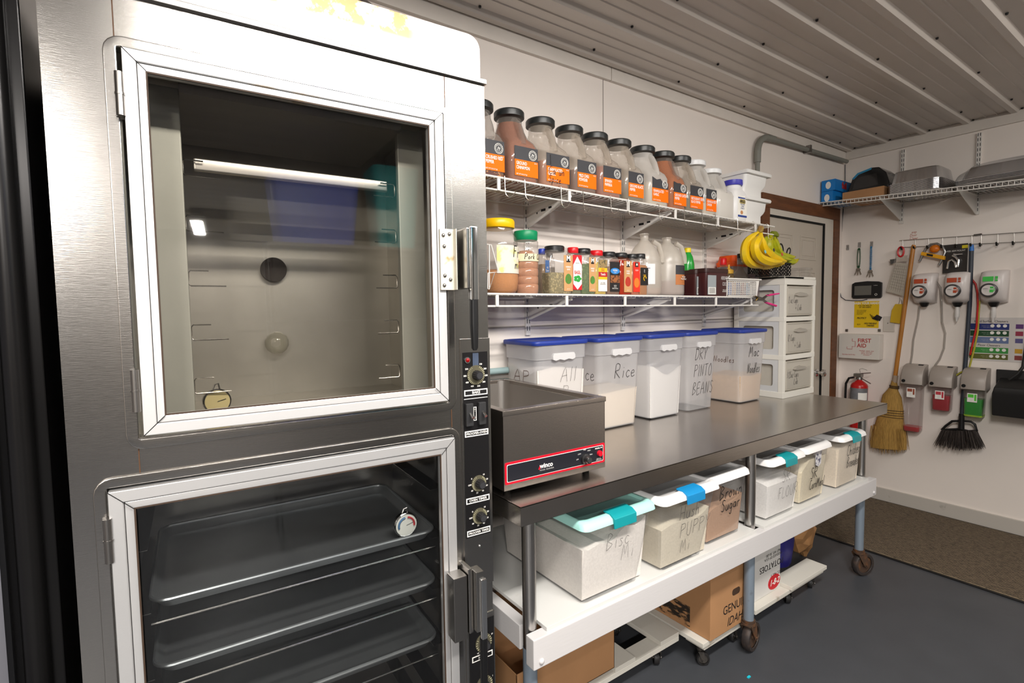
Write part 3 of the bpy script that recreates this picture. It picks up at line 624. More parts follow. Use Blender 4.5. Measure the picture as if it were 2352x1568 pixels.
# ================================================================ food bins
SH = film('bin_polypropylene', (232, 232, 236), .12, .25, .46, (246, 244, 244))
RIMM = mat('bin_rim', (206, 206, 208), .4, alpha=.78)
BLUEL = mat('lid_blue', (34, 56, 140), .42, 0, .1, 40)
def pcol(name, c, v=.08, s=140): return mat(name, c, .95, 0, .35, s, var=v, vscale=s)
def heap(g, w_, d, cx, cy, z0, lvl, fn, n=9):
    """solid contents with an uneven top"""
    top = [[(cx-w_/2+w_*i/n, cy-d/2+d*j/n, lvl+fn(i/n, j/n)) for i in range(n+1)] for j in range(n+1)]
    vs_ = [p for r in top for p in r]; m = n+1; k = len(vs_)
    per = [(i, 0) for i in range(m)]+[(n, j) for j in range(1, m)]+[(i, n) for i in range(n-1, -1, -1)]+[(0, j) for j in range(n-1, 0, -1)]
    sc = .93
    vs_ += [(cx+(top[j][i][0]-cx)*sc, cy+(top[j][i][1]-cy)*sc, z0) for i, j in per]
    fs = [(j*m+i, j*m+i+1, (j+1)*m+i+1, (j+1)*m+i) for j in range(n) for i in range(n)]
    L = len(per)
    for q in range(L):
        a, b = per[q], per[(q+1) % L]; fs.append((a[1]*m+a[0], k+q, k+(q+1) % L, b[1]*m+b[0]))
    fs.append(tuple(range(k+L-1, k-1, -1)))
    return g.add(vs_, fs)
def food_bin(x0, x1, yf, depth, label, fill=None, fcol=None, fn=None, words=(), side=(), h=.408, name='food_bin', rz=0):
    wt = x1-x0; wb = wt*.78; db = depth*.80
    t = thing(name, label, 'food bin', ((x0+x1)/2, yf+depth/2, ZT), rz, 'food bins with blue lids on the table')
    wr, dr = wt*.93, depth*.94
    G().rr([(.0, wb-.02, db-.02, .02, 0, 0), (.006, wb, db, .024, 0, 0), (h*.82, wr*.955, dr*.955, .026, 0, 0)], c1=False).build('bin_wall', SH, t)
    G().rr([(h*.81, wr*.955, dr*.955, .026, 0, 0), (h*.815, wr, dr, .030, 0, 0), (h-.01, wr*1.01, dr*1.01, .030, 0, 0)], c0=False, c1=False).build('bin_collar', SH, t)
    G().rr([(h-.018, wt*.985, depth*.985, .03, 0, 0), (h-.012, wt, depth, .03, 0, 0), (h-.004, wt, depth, .03, 0, 0), (h, wt*.97, depth*.97, .028, 0, 0), (h-.001, wt*.90, depth*.90, .026, 0, 0), (h-.006, wt*.86, depth*.86, .02, 0, 0)]).box(wt/2-.01, wt/2+.012, -.02, .02, h-.016, h-.012).build('lid', BLUEL, t, sm=50)
    # grip handle moulded under the collar
    hz = h*.85
    G().prism([(-wt*.20, hz-.016), (-wt*.20, hz), (-wt*.18, hz+.010), (wt*.18, hz+.010), (wt*.20, hz), (wt*.20, hz-.014), (wt*.15, hz-.020), (wt*.08, hz-.016), (0, hz-.021), (-wt*.08, hz-.016), (-wt*.15, hz-.021)], 'y', -dr/2-.010, -dr/2+.004).build('grip', mat('grip_white', (208, 206, 206), .4), t, bev=.002)
    if fill:
        q = (wb+(wr*.955-wb)*(fill/(h*.82)))-.012; q2 = (db+(dr*.955-db)*(fill/(h*.82)))-.012
        gg = heap(G(), q, q2, 0, 0, .008, fill, fn or (lambda a, b: 0)); gg.build('contents', fcol, t, sm=0)
    lean = (dr*.955-db)/2/(h*.82); leanx = (wr*.955-wb)/2/(h*.82)
    for s, dx, z, hh, kw in words:
        yy = -(db/2+lean*z)-.0015
        hand(t, s, (dx, yy, z), hh, v=(0, -lean, 1), **kw)
    for s, dy, z, hh, kw in side:
        xx = -(wb/2+leanx*z)-.0015
        hand(t, s, (xx, dy, z), hh, u=(0, -1, 0), v=(-leanx, 0, 1), **kw)
    return t
FL = pcol('flour_white', (226, 219, 211)); RI = pcol('rice', (236, 220, 198), .12, 260); SU = pcol('sugar_white', (236, 232, 227)); NO = pcol('noodles', (220, 188, 152), .25, 120)
BRM = mat('brown_marker', (82, 50, 36), .7)
food_bin(1.215, 1.512, .485, .245, 'square bin of flour with AP written on its side, first bin from the food warmer', .30, FL, lambda a, b: -.03*abs(a-.35)-.02*math.sin(5*b), words=[('All', -.01, .235, .06, dict(r=.0007)), ('Pu..', 0, .165, .055, dict(r=.0006))], side=[('AP', .055, .235, .052, dict(m=BRM, xs=1.5))])
food_bin(1.535, 1.838, .470, .255, 'square blue-lidded bin of rice with Rice handwritten on the front', .165, RI, lambda a, b: .012*(a-.3), words=[('Rice', -.035, .225, .062, {})], side=[('Rice', .04, .22, .06, {})])
food_bin(1.888, 2.168, .485, .240, 'unmarked blue-lidded bin half full of white sugar, between the rice and bean bins', .225, SU, lambda a, b: .022*math.cos(a*6.0)+.012*(1-a))
food_bin(2.178, 2.450, .490, .240, 'blue-lidded bin with DRY PINTO BEANS handwritten down the front', words=[('DRY', -.062, .265, .06, dict(xs=.75)), ('PINTO', -.068, .178, .062, dict(xs=.75)), ('BEANS', -.076, .085, .062, dict(xs=.8))])
food_bin(2.592, 2.862, .452, .270, 'blue-lidded bin of noodles marked Mac Noodles, beside the drawer tower', .150, NO, lambda a, b: .004*math.sin(9*a), words=[('Mac', -.045, .255, .058, dict(r=.0018, xs=.9)), ('Noodles', -.055, .165, .055, dict(r=.0018, xs=.6))], side=[('Noodles', .05, .225, .034, dict(m=BRM))])

# ================================================================ three-drawer tower
TWX, TWY, TWW, TWD, TWH = 2.945, .413, .362, .310, .688
tw = thing('drawer_tower', 'white plastic three-drawer tower standing at the end of the work table', 'drawer unit', (TWX, TWY, ZT))
WPL = mat('tower_white', (228, 224, 214), .4)
g = G()
for z0, z1 in ((0, .035), (.222, .250), (.445, .470), (.655, .688)): g.box(-.001, TWW+.001, -.0015, TWD-.001, z0, z1)
g.box(0, .026, 0, .03, 0, TWH).box(TWW-.026, TWW, 0, .03, 0, TWH).box(0, .02, TWD-.03, TWD, 0, TWH).box(TWW-.02, TWW, TWD-.03, TWD, 0, TWH).box(0, TWW, TWD-.004, TWD, 0, TWH)
g.build('frame', WPL, tw, bev=.004)
sidem = mat('tower_side', (206, 206, 206), .45)
for sx in (.003, TWW-.006):
    for z0, z1 in ((.035, .222), (.25, .445), (.47, .655)):
        o = rrect(.03, TWD-.02, z0, z1, .002); i = rrect(.062, TWD-.06, z0+.032, z1-.028, .014)
        Mx = G(Matrix(((0, 1, 0, 0), (1, 0, 0, 0), (0, 0, 1, 0), (0, 0, 0, 1)))); Mx.ringframe(o, i, sx, sx+.003); Mx.build('side_panel', sidem, tw)
G().box(0, TWW, 0, TWD*.55, TWH, TWH+.016).box(0, .22, 0, TWD, TWH, TWH+.016).build('raised_top', WPL, tw, bev=.004)
DRM = film('drawer_clear', (224, 218, 206), .1, .2, .74, (244, 238, 226))
dark_goods = mat('dark_goods', (84, 84, 86), .6); pale_goods = mat('pale_goods', (206, 196, 178), .6)
for i, (z0, z1, ws, gm) in enumerate(((.038, .220, ['3.25oz Cups', 'Lids'], dark_goods), (.253, .443, ['12 Cups', '+ Lids'], pale_goods), (.473, .653, ['2 oz Cups', '+ Lids'], dark_goods))):
    x0, x1 = .030, TWW-.030
    d = G().box(x0, x1, .004, .008, z0+.004, z1-.006).box(x0, x0+.003, .008, TWD-.012, z0+.004, z1-.02).box(x1-.003, x1, .008, TWD-.012, z0+.004, z1-.02).box(x0, x1, TWD-.015, TWD-.012, z0+.004, z1-.02).box(x0, x1, .008, TWD-.012, z0+.001, z0+.004).build('drawer', DRM, tw, bev=.001)
    G().box(x0+.012, x1-.012, .0005, .004, z0+.014, z1-.05).frame(x0+.004, x1-.004, z0+.006, z1-.008, .006, .000, .004).build('drawer_front', DRM, d, bev=.001)
    hc = (x0+x1)/2
    G().prism([(hc-.075, z1-.058), (hc-.05, z1-.046), (hc, z1-.040), (hc+.05, z1-.046), (hc+.075, z1-.058), (hc+.04, z1-.064), (hc-.04, z1-.064)], 'y', -.012, .004).build('pull', film('pull_clear', (230, 226, 216), .3, .1, .6, (224, 218, 208)), d, bev=.002)
    hand(d, ws[0], (x0+.012, -.001, z0+.078), .036, xs=.60, m=mat('grey_marker', (74, 70, 70)), r=.001); hand(d, ws[1], (x0+.09, -.001, z0+.036), .034, xs=.7, m=mat('grey_marker', (74, 70, 70)), r=.001)
    gg = G()
    for a in range(3):
        for b in range(3):
            if gm is dark_goods and a == 0: continue
            gg.lathe([(.028, 0), (.034, .09+.01*((a+b) % 2))], x0+.060+a*.090, .065+b*.085, 14, z0+.006)
    gg.build('cup_stack', pale_goods, d)
    if gm is dark_goods:
        G().rr([(z0+.006, .06, .24, .02, x0+.042, TWD/2), (z0+.09, .066, .25, .03, x0+.042, TWD/2), (z1-.045, .05, .22, .02, x0+.042, TWD/2)]).build('dark_sleeve', gm, d)
# things on the tower
mesh_m = BLACK
bk = thing('wire_basket', 'black lattice basket on top of the drawer tower behind the bananas', 'basket', (2.975, .52, ZT+TWH+.016))
bw, bd, bh = .215, .14, .075
def lattice(g, p0, u, v, w_, h_, n, r):
    u, v = V(u), V(v); st_ = w_/n
    for k in range(-3, n+1):
        for s in (1, -1):
            a = (k*st_, 0) if s > 0 else (k*st_+h_, 0); b = (k*st_+h_, h_) if s > 0 else (k*st_, h_)
            pts_ = []
            for f in (0, 1):
                X = a[0]+(b[0]-a[0])*f; Z = a[1]+(b[1]-a[1])*f; pts_.append([X, Z])
            (xa, za), (xb, zb) = pts_
            sl = (zb-za)/(xb-xa)
            def clip(x, z):
                if x < 0: return (0, z+sl*(0-x))
                if x > w_: return (w_, z+sl*(w_-x))
                return (x, z)
            c, d_ = clip(xa, za), clip(xb, zb)
            if abs(c[0]-d_[0]) < 1e-4 or (xa < 0 and xb < 0) or (xa > w_ and xb > w_): continue
            g.tube([V(p0)+u*c[0]+v*c[1], V(p0)+u*d_[0]+v*d_[1]], r, 4)
g = G()
lattice(g, (-bw/2, -bd/2, 0), (1, 0, 0), (0, 0, 1), bw, bh, 10, .0022); lattice(g, (-bw/2, bd/2, 0), (1, 0, 0), (0, 0, 1), bw, bh, 10, .0022)
lattice(g, (-bw/2, -bd/2, 0), (0, 1, 0), (0, 0, 1), bd, bh, 7, .0022); lattice(g, (bw/2, -bd/2, 0), (0, 1, 0), (0, 0, 1), bd, bh, 7, .0022)
g.build('lattice', BLACK, bk)
G().ringframe([(-bw/2, -bd/2), (bw/2, -bd/2), (bw/2, bd/2), (-bw/2, bd/2)], [(-bw/2+.006, -bd/2+.006), (bw/2-.006, -bd/2+.006), (bw/2-.006, bd/2-.006), (-bw/2+.006, bd/2-.006)], 0, 1)
E2 = G(Matrix(((1, 0, 0, 0), (0, 0, 1, 0), (0, 1, 0, 0), (0, 0, 0, 1))))
for za in (0, bh): E2.ringframe([(-bw/2-.002, -bd/2-.002), (bw/2+.002, -bd/2-.002), (bw/2+.002, bd/2+.002), (-bw/2-.002, bd/2+.002)], [(-bw/2+.004, -bd/2+.004), (bw/2-.004, -bd/2+.004), (bw/2-.004, bd/2-.004), (-bw/2+.004, bd/2-.004)], za, za+.005)
E2.build('rim', BLACK, bk)
# scissors standing in the basket
sc = thing('scissors', 'black-handled scissors standing handles up in the lattice basket', 'scissors', (3.03, .53, ZT+TWH+.018))
p1 = W(1795, 570, 1, .53)-sc.location; p2 = W(1811, 579, 1, .53)-sc.location; pc = W(1799, 590, 1, .53)-sc.location
for c, an in ((p1, .5), (p2, -.6)):
    ring = [(c.x+.017*math.cos(a)*math.cos(an)+.029*math.sin(a)*math.sin(-an), 0, c.z+.029*math.sin(a)*math.cos(an)+.017*math.cos(a)*math.sin(an)) for a in [2*PI*k/18 for k in range(18)]]
    G().tube(ring, .0038, 8, True).build('handle', BLACK, sc)
G().prism([(pc.x-.004, pc.z+.012), (pc.x+.007, pc.z+.010), (pc.x+.010, pc.z-.02), (-.02, .005), (-.028, .007)], 'y', -.0015, .0).prism([(pc.x+.006, pc.z+.012), (pc.x-.006, pc.z+.010), (pc.x-.009, pc.z-.02), (.01, .005), (.016, .007)], 'y', 0, .0015).build('blade', STEELD, sc)
CLR = film('clear_plastic', (226, 224, 220), .18, .06, .10)
dc = thing('deli_cup', 'small clear plastic cup with lid on the front corner of the drawer tower', 'container', (3.225, .46, ZT+TWH+.016))
G().rr([(0, .08, .075, .01, 0, 0), (.045, .092, .088, .012, 0, 0)], c1=False).build('cup', CLR, dc)
G().rr([(.045, .098, .093, .012, 0, 0), (.055, .098, .093, .012, 0, 0)]).build('cup_lid', CLR, dc)
ob = thing('plastic_tub', 'pale tub with bright orange lid standing behind the bottles near the back wall', 'container', (2.86, .62, ZT+TWH-.0))
ob.location = (2.83, .655, 1.545)
G().rr([(0, .17, .10, .02, 0, 0), (.165, .19, .115, .02, 0, 0)], c1=False).build('tub', film('tub_clear', (206, 204, 206), .3, .2, .5, (190, 188, 190)), ob)
G().rr([(.160, .19, .12, .02, 0, 0), (.185, .20, .125, .02, 0, 0), (.188, .185, .11, .02, 0, 0), (.225, .165, .10, .018, 0, 0)]).build('lid', mat('orange_lid', (226, 84, 22), .4), ob, bev=.003)

# ================================================================ tubs on the lower shelf
TUB = film('tub_clear2', (222, 224, 226), .10, .12, .10, (210, 210, 212))
WL = mat('tub_lid_white', (232, 230, 228), .38)
def tub(x0, x1, yf, yb_, label, lidm, latch, fill, fcol, fn, words, side=(), lat=(.36, .66), wtop=None, group='latching tubs on the lower shelf', hh=.262):
    wb = x1-x0; wt = wtop or wb*1.13; d = yb_-yf
    cx = (x0+x1)/2+ (wt-wb)/2*.55
    t = thing('storage_tub', label, 'tub', (cx, (yf+yb_)/2, ZS), 0, group)
    sh = (wb-wt)/2*.55
    G().rr([(0, wb-.014, d-.02, .016, sh, 0), (.005, wb, d-.004, .018, sh, 0), (hh-.02, wt*.955, d+.02, .024, 0, 0)], c1=False).build('tub_wall', TUB, t)
    G().rr([(hh-.026, wt*.955, d+.022, .022, 0, 0), (hh-.022, wt*.985, d+.036, .024, 0, 0), (hh-.016, wt*.985, d+.036, .024, 0, 0)], c0=False, c1=False).build('tub_flange', TUB, t)
    G().rr([(hh-.022, wt*.97, d+.040, .022, 0, 0), (hh-.020, wt, d+.055, .026, 0, 0), (hh-.004, wt*.985, d+.046, .026, 0, 0), (hh+.004, wt*.95, d+.020, .024, 0, 0), (hh+.0041, wt*.90, d-.01, .024, 0, 0), (hh-.004, wt*.87, d-.03, .02, 0, 0)], c0=False).build('lid', lidm, t, sm=50)
    yy = -(d+.055)/2
    if latch:
        la = G().loft([[(wt*(lat[0]-.5), a, b), (wt*(lat[1]-.5), a, b), (wt*(lat[1]-.5), a+e_, b-f_), (wt*(lat[0]-.5), a+e_, b-f_)] for a, b, e_, f_ in ((yy+.045, hh+.010, 0, .006), (yy+.012, hh+.007, .004, .008), (yy-.006, hh-.004, .008, .002), (yy-.007, hh-.036, .006, 0))])
        la.build('latch', latch, t, bev=.002)
    else:
        G().box(wt*(lat[0]-.5), wt*(lat[1]-.5), yy+.010, yy+.016, hh-.04, hh-.020).build('latch_catch', TUB, t, bev=.001)
    q = (wb+(wt*.955-wb)*(fill/(hh-.02)))-.012; q2 = d-.012+.02*fill/(hh-.02)
    heap(G(), q, q2, sh*.4, 0, .008, fill, fn, 12).build('contents', fcol, t, sm=0)
    ln = .010/(hh-.02)
    for s, dx, z, h_, kw in words: hand(t, s, (dx, -(d/2+ln*z)-.001, z), h_, v=(0, -ln, 1), **kw)
    return t
TEAL = mat('latch_teal', (20, 142, 148), .4); BLU = mat('latch_blue', (24, 130, 186), .4); AQ = mat('lid_aqua', (168, 222, 212), .4)
GM = mat('grey_marker', (74, 70, 70))
tub(1.046, 1.292, .030, .47, 'large tub of white mix with aqua lid and teal latch, nearest the oven', AQ, TEAL, .175, FL, lambda a, b: .035*a*(1-.3*b)+.008*math.sin(17*a+3)-.02*math.exp(-((a-.35)**2)/.02), [('Bisc.', -.06, .150, .052, dict(m=GM, r=.0007)), ('Mix,', .01, .100, .05, dict(m=GM, r=.0006))], wtop=.335)
tub(1.400, 1.625, .018, .36, 'white-lidded tub with bright blue latch, beside the aqua-lidded tub', WL, BLU, .145, pcol('corn_mix', (206, 196, 176)), lambda a, b: .05*(a-.2)**2+.012*math.sin(6*a), [('Hush', -.06, .165, .05, dict(m=GM, r=.0011)), ('PUPPY', -.055, .100, .05, dict(m=GM, r=.0009)), ('Mix', -.05, .045, .045, dict(m=GM, r=.0008))], wtop=.332)
tub(1.695, 1.917, .045, .36, 'tub of brown sugar marked Brown Sugar, white lid missing its latch', WL, None, .125, pcol('brown_sugar', (176, 140, 112)), lambda a, b: .030*a+.008*math.sin(7*a), [('Brown', -.06, .165, .052, dict(r=.002)), ('Sugar', -.045, .115, .046, dict(r=.002))], wtop=.272)
tub(2.096, 2.315, .030, .36, 'white-lidded tub of flour marked SR FLOUR with teal latch, right of the middle leg', WL, TEAL, .150, SU, lambda a, b: .012*b+.01*math.sin(9*b), [('SR', -.03, .150, .055, dict(m=GM, r=.0009)), ('FLOUR', -.055, .080, .048, dict(m=GM, r=.0009))], wtop=.300)
tub(2.392, 2.592, .036, .36, 'tub of cornmeal marked SR CornMeal, worn sticker on its front', WL, None, .200, pcol('cornmeal', (222, 210, 184)), lambda a, b: -.14*max(0, .35-a)-.03*max(0, b-.5), [('SR', -.045, .108, .052, dict(r=.0019)), ('CornMeal', -.05, .058, .044, dict(r=.0019, xs=.7))], wtop=.268)
bb = tub(2.745, 2.955, .030, .36, 'tub marked Chicken Breader with teal latch, farthest along the lower shelf', WL, TEAL, .200, pcol('breader', (226, 212, 192)), lambda a, b: .03*a, [('Chicken', -.05, .155, .056, dict(r=.0019, xs=.68)), ('Breader', -.045, .095, .052, dict(r=.0019, xs=.68))], wtop=.285)
sk = W(1876, 1045, 1, .035)
stk = [o for o in bpy.data.objects if o.get('label', '').startswith('tub of cornmeal')][0]
sg = G(Matrix.Translation(sk-stk.location-V((0, .008, 0)))); sg.prism([(-.028, -.040), (0, -.052), (.024, -.040), (.028, .03), (.016, .045), (-.02, .042), (-.03, .02)], 'y', -.001, 0)
so = sg.build('sticker', mat('sticker_worn', (206, 204, 206), .5, col2=(70, 70, 96), thr=.5, var=.1, vscale=60), stk)

# ================================================================ boxes and dollies under the table
DW = mat('dolly_wood', (206, 202, 192), .6, 0, .2, 14, (8, 1, 1), col2=(150, 134, 112), thr=.66, var=.1, vscale=10)
def dolly(label, x0, x1, y0, y1, longs, planks, casters, z=.085, th=.020):
    t = thing('wooden_dolly', label, 'dolly', ((x0+x1)/2, (y0+y1)/2, 0), 0, 'white-painted wooden dollies under the table')
    O = Matrix.Translation((-(x0+x1)/2, -(y0+y1)/2, 0))
    for a, b in longs: G(O).box(x0, x1, a, b, z, z+th).build('board', DW, t, bev=.002)
    for a, b, c, d in planks: G(O).box(a, b, c, d, z+th, z+2*th-.001).build('cross_board', DW, t, bev=.002)
    for x, y, an in casters: caster(t, x-(x0+x1)/2, y-(y0+y1)/2, .027, .022, an, z, 'caster', mat('caster_zinc', (92, 88, 84), .4, .7), mat('tyre_black', (30, 29, 29), .5))
    return t
CB = mat('cardboard', (170, 126, 86), .75, 0, .08, 60, var=.10, vscale=5)
CBW = mat('cardboard_white', (206, 204, 200), .7, 0, .06, 50, var=.05, vscale=6)
dolly('longest white wooden dolly under the near end of the table', .98, 1.735, .200, .52, [(.200, .275), (.445, .52)], [(1.62, 1.735, .20, .52), (1.36, 1.47, .20, .52), (.98, 1.09, .20, .52)], [(1.635, .235, .9), (1.635, .47, .3), (1.04, .25, .2), (1.04, .47, .5)])
dolly('white wooden dolly carrying the Genuine Idaho carton', 1.765, 2.09, .092, .41, [(.10, .19), (.32, .41)], [(1.745, 1.83, .092, .41), (2.02, 2.10, .092, .41)], [(1.785, .135, -.7), (2.02, .14, .2), (1.79, .37, .4), (2.05, .37, .9)])
dolly('white wooden dolly farthest under the table, beside the white potato carton', 2.16, 2.80, .11, .42, [(.11, .20), (.33, .42)], [(2.455, 2.81, .098, .20), (2.455, 2.81, .33, .42)], [(2.51, .145, .8), (2.745, .15, .4), (2.22, .36, .3), (2.74, .38, .2)])
# near carton, open flaps
bx = thing('cardboard_box', 'plain brown cardboard box with open flaps under the near end of the table', 'box', (1.15, .36, .124))
X0, X1, Y0, Y1, H = -.24, .21, -.155, .16, .165
G().box(X0, X1, Y0, Y0+.004, 0, H).box(X0, X0+.004, Y0, Y1, 0, H).box(X1-.004, X1, Y0, Y1, 0, H).box(X0, X1, Y1-.004, Y1, 0, H).box(X0, X1, Y0, Y1, 0, .004).build('carton_wall', CB, bx, bev=.001)
G().loft([[(a, y, z) for a, y, z in ((X0, Y1-.002, H), (-.02, Y1-.002, H), (-.02, Y1+.002, H), (X0, Y1+.002, H))], [(X0, Y1+.03, H+.07), (-.03, Y1+.03, H+.07), (-.03, Y1+.034, H+.07), (X0, Y1+.034, H+.07)]]).build('flap', CB, bx)
G().loft([[(a, y, z) for a, y, z in ((.03, Y1-.002, H), (X1, Y1-.002, H), (X1, Y1+.002, H), (.03, Y1+.002, H))], [(.035, Y1+.02, H+.08), (X1, Y1+.02, H+.08), (X1, Y1+.024, H+.08), (.035, Y1+.024, H+.08)]]).build('flap', CB, bx)
# Idaho carton
bi = thing('potato_box', 'brown cardboard potato box printed GENUINE IDAHO behind the middle leg', 'box', (1.935, .240, .125))
bw2, tF = .155, -.1565
G().box(-bw2, bw2, tF, .15, 0, .30).build('carton_wall', CB, bi, bev=.003)
for s_, px, py, sz, sh in (('GENUINE', 1692, 1387, .052, 0), ('IDAHO', 1693, 1416, .052, .3)):
    q = W(px, py, 1, .240+tF)-bi.location; txt(bi, s_, (q.x, tF-.0005, q.z), sz, BLACKT, xs=.9, shear=sh)
q = W(1690, 1357, 1, .240+tF)-bi.location; G().prism(rrect(q.x-.026, q.x+.03, q.z-.014, q.z+.014, .012), 'y', tF-.001, tF).build('hand_hole', mat('hole_dark', (60, 40, 24), .8), bi)
G().box(-bw2-.0006, -bw2, -.06, .15, .012, .10).build('printed_picture', mat('potato_print', (40, 30, 22), .8, col2=(170, 126, 86), thr=.46, var=.08, vscale=16, vst=(1, 1, 3)), bi)
# white potato carton, printed upside down
bp_ = thing('potato_box', 'white cardboard potato box standing upside down, red emblem near its base', 'box', (2.315, .28, .106))
ff = -.1305
G().box(-.13, .128, ff+.0005, .15, 0, .335).build('carton_wall', CBW, bp_, bev=.003)
def wq(px, py): return W(px, py, 1, .28+ff)-bp_.location
for s_, px, py, sz in (('POTATOES', 1772, 1297, .042), ('U.S. No. 1', 1782, 1316, .022), ('PRODUCE OF U.S.A.\nNET WT. 50 LBS', 1776, 1273, .018)):
    q = wq(px, py); txt(bp_, s_, (q.x, ff-.0005, q.z), sz, BLACKT, u=(-1, 0, 0), v=(0, 0, -1))
q = wq(1778, 1335)
pl = [(q.x+(.052+.003*(k % 2))*math.cos(2*PI*k/48), q.z+(.034+.003*(k % 2))*math.sin(2*PI*k/48)) for k in range(48)]
em = G().prism(pl, 'y', ff-.0012, ff+.0004).build('emblem', mat('emblem_red', (190, 22, 34), .6), bp_)
txt(em, '1-8-2', (q.x, ff-.0014, q.z), .040, WHITET, shear=.3, bold=.02)
# blue sack and crumpled paper bag
sk_ = thing('blue_sack', 'dark blue sack standing on the farthest dolly beside the white carton', 'sack', (2.685, .305, .106))
def lumpy(g, cx, cy, w_, d, h, amp, seed, n=20, taper=.75):
    rnd = random.Random(seed); ph = [rnd.uniform(0, 6.28) for _ in range(6)]; rings = []
    for j in range(10):
        z = h*j/9; ring = []
        s = 1-.12*(1-math.sin(PI*min(1, j/9+.15)))-(1-taper)*(max(0, j-6)/3)
        for k in range(n):
            a = 2*PI*k/n; r = 1+amp*(math.sin(3*a+ph[0]+z*20)+.6*math.sin(5*a+ph[1]-z*31)+.4*math.sin(8*a+ph[2]+z*50))
            ex = 2.6; cc, ss = math.cos(a), math.sin(a); k_ = (abs(cc)**ex+abs(ss)**ex)**(-1/ex)
            ring.append((cx+w_/2*cc*k_*r*s, cy+d/2*ss*k_*r*s, z))
        rings.append(ring)
    return g.loft(rings)
lumpy(G(), 0, 0, .175, .16, .29, .03, 3).build('sack', mat('sack_blue', (40, 36, 108), .35, 0, .3, 30), sk_)
pb = thing('paper_bag', 'crumpled brown paper bag on the floor beyond the farthest dolly', 'bag', (3.06, .345, 0))
rnd = random.Random(5); rings = []
for z, w_, d, ox in ((0, .03, .03, .03), (.03, .08, .06, .025), (.07, .17, .11, .0), (.11, .23, .13, -.02), (.15, .25, .14, -.03), (.20, .25, .13, -.045), (.25, .20, .10, -.05), (.29, .13, .08, -.05)):
    ring = []
    for k in range(14):
        a = 2*PI*k/14; f = 1+rnd.uniform(-.17, .17); ring.append((w_/2*math.cos(a)*f+ox, d/2*math.sin(a)*f, z+(rnd.uniform(-.012, .012) if z else 0)))
    rings.append(ring)
G().loft(rings).build('bag', mat('paper_brown', (176, 130, 84), .7, 0, .3, 30, var=.25, vscale=14), pb, sm=0)
tag(G().box(1.868, 1.884, -.030, -.022, 0, .004).build('paper_scrap', mat('scrap_cyan', (30, 190, 210), .5)), 'tiny cyan scrap of paper on the grey floor', 'scrap')
# ================================================================ wall shelves
zU = lambda x: 1.943-.0150*(x-.96)
zL = lambda x: 1.535-.0053*(x-.96)
YL = .42
STD = [1.368, 1.977, 2.663]
for i, x in enumerate(STD):
    t = thing('shelf_standard', ['white slotted wall upright nearest the oven', 'white slotted wall upright in the middle of the back wall shelves', 'white slotted wall upright nearest the door, behind the shelves'][i], 'shelf upright', (x, YW, 1.36), 0, 'slotted uprights carrying the shelves')
    G().box(-.0125, .0125, -.012, 0, 0, .66).build('channel', CREAMW, t, bev=.001)
    g = G()
    for k in range(20): z = .02+k*.032; g.box(-.0075, -.0045, -.0126, -.0118, z, z+.02).box(.0045, .0075, -.0126, -.0118, z, z+.02)
    g.build('slots', DARK, t)
def wire_shelf(zf, x0, x1, label, straps, holes):
    t = thing('wire_shelf', label, 'shelf', (x0, YW, zf(x0)))
    O = Matrix.Translation((-x0, -YW, -zf(x0))); g = G(O)
    P = lambda x, y, dz=0: (x, y, zf(x)+dz-.004)
    n = int((x1-x0)/.0254)
    for k in range(n+1):
        x = x0+k*(x1-x0)/n
        g.tube([P(x, YW-.012), P(x, YL+.002), (x, YL, zf(x)-.010)], .0016, 4)
    g.build('deck_wires', CREAMW, t)
    G(O).tube([P(x0, YL, 0), P(x1, YL, 0)], .0042, 8).tube([P(x0, YL+.004, -.043), P(x1, YL+.004, -.043)], .0038, 8).build('front_lip', CREAMW, t)
    G(O).tube([P(x0, YW-.014, -.004), P(x1, YW-.014, -.004)], .0035, 6).tube([P(x0, .58, -.005), P(x1, .58, -.005)], .003, 6).build('long_rods', CREAMW, t)
    for sx in straps:
        G(O).box(sx-.0065, sx+.0065, YL-.002, YL+.004, zf(sx)-.049, zf(sx)-.004).build('lip_tie', CREAMW, t, bev=.001)
    for x in STD:
        b = G(O); zz = zf(x)-.010
        b.prism([(YL+.02, zz), (YW-.012, zz), (YW-.012, zz-.095), (YW-.035, zz-.092), (YL+.05, zz-.022), (YL+.02, zz-.014)], 'x', x-.002, x+.002)
        b.box(x-.009, x+.009, YL+.01, YW-.012, zz-.003, zz-.001)
        br = b.build('bracket', CREAMW, t)
        h = G(O); h.box(x-.0027, x-.002, .60, .63, zz-.040, zz-.030).box(x-.0027, x-.002, .655, .662, zz-.045, zz-.038).box(x-.0027, x-.002, .56, .58, zz-.035, zz-.027); h.build('bracket_slot', DARK, br)
    return t
def xs_at(pxs, py, y): return [W(p, py, 1, y).x for p in pxs]
wire_shelf(zU, .79, 2.835, 'upper white wire shelf holding the row of spice jugs', xs_at([1146, 1308, 1443, 1552, 1650, 1737], 450, YL), 0)
wire_shelf(zL, .79, 2.690, 'lower white wire shelf holding the small spice bottles', xs_at([1142, 1302, 1436, 1550, 1645, 1727], 690, YL), 0)
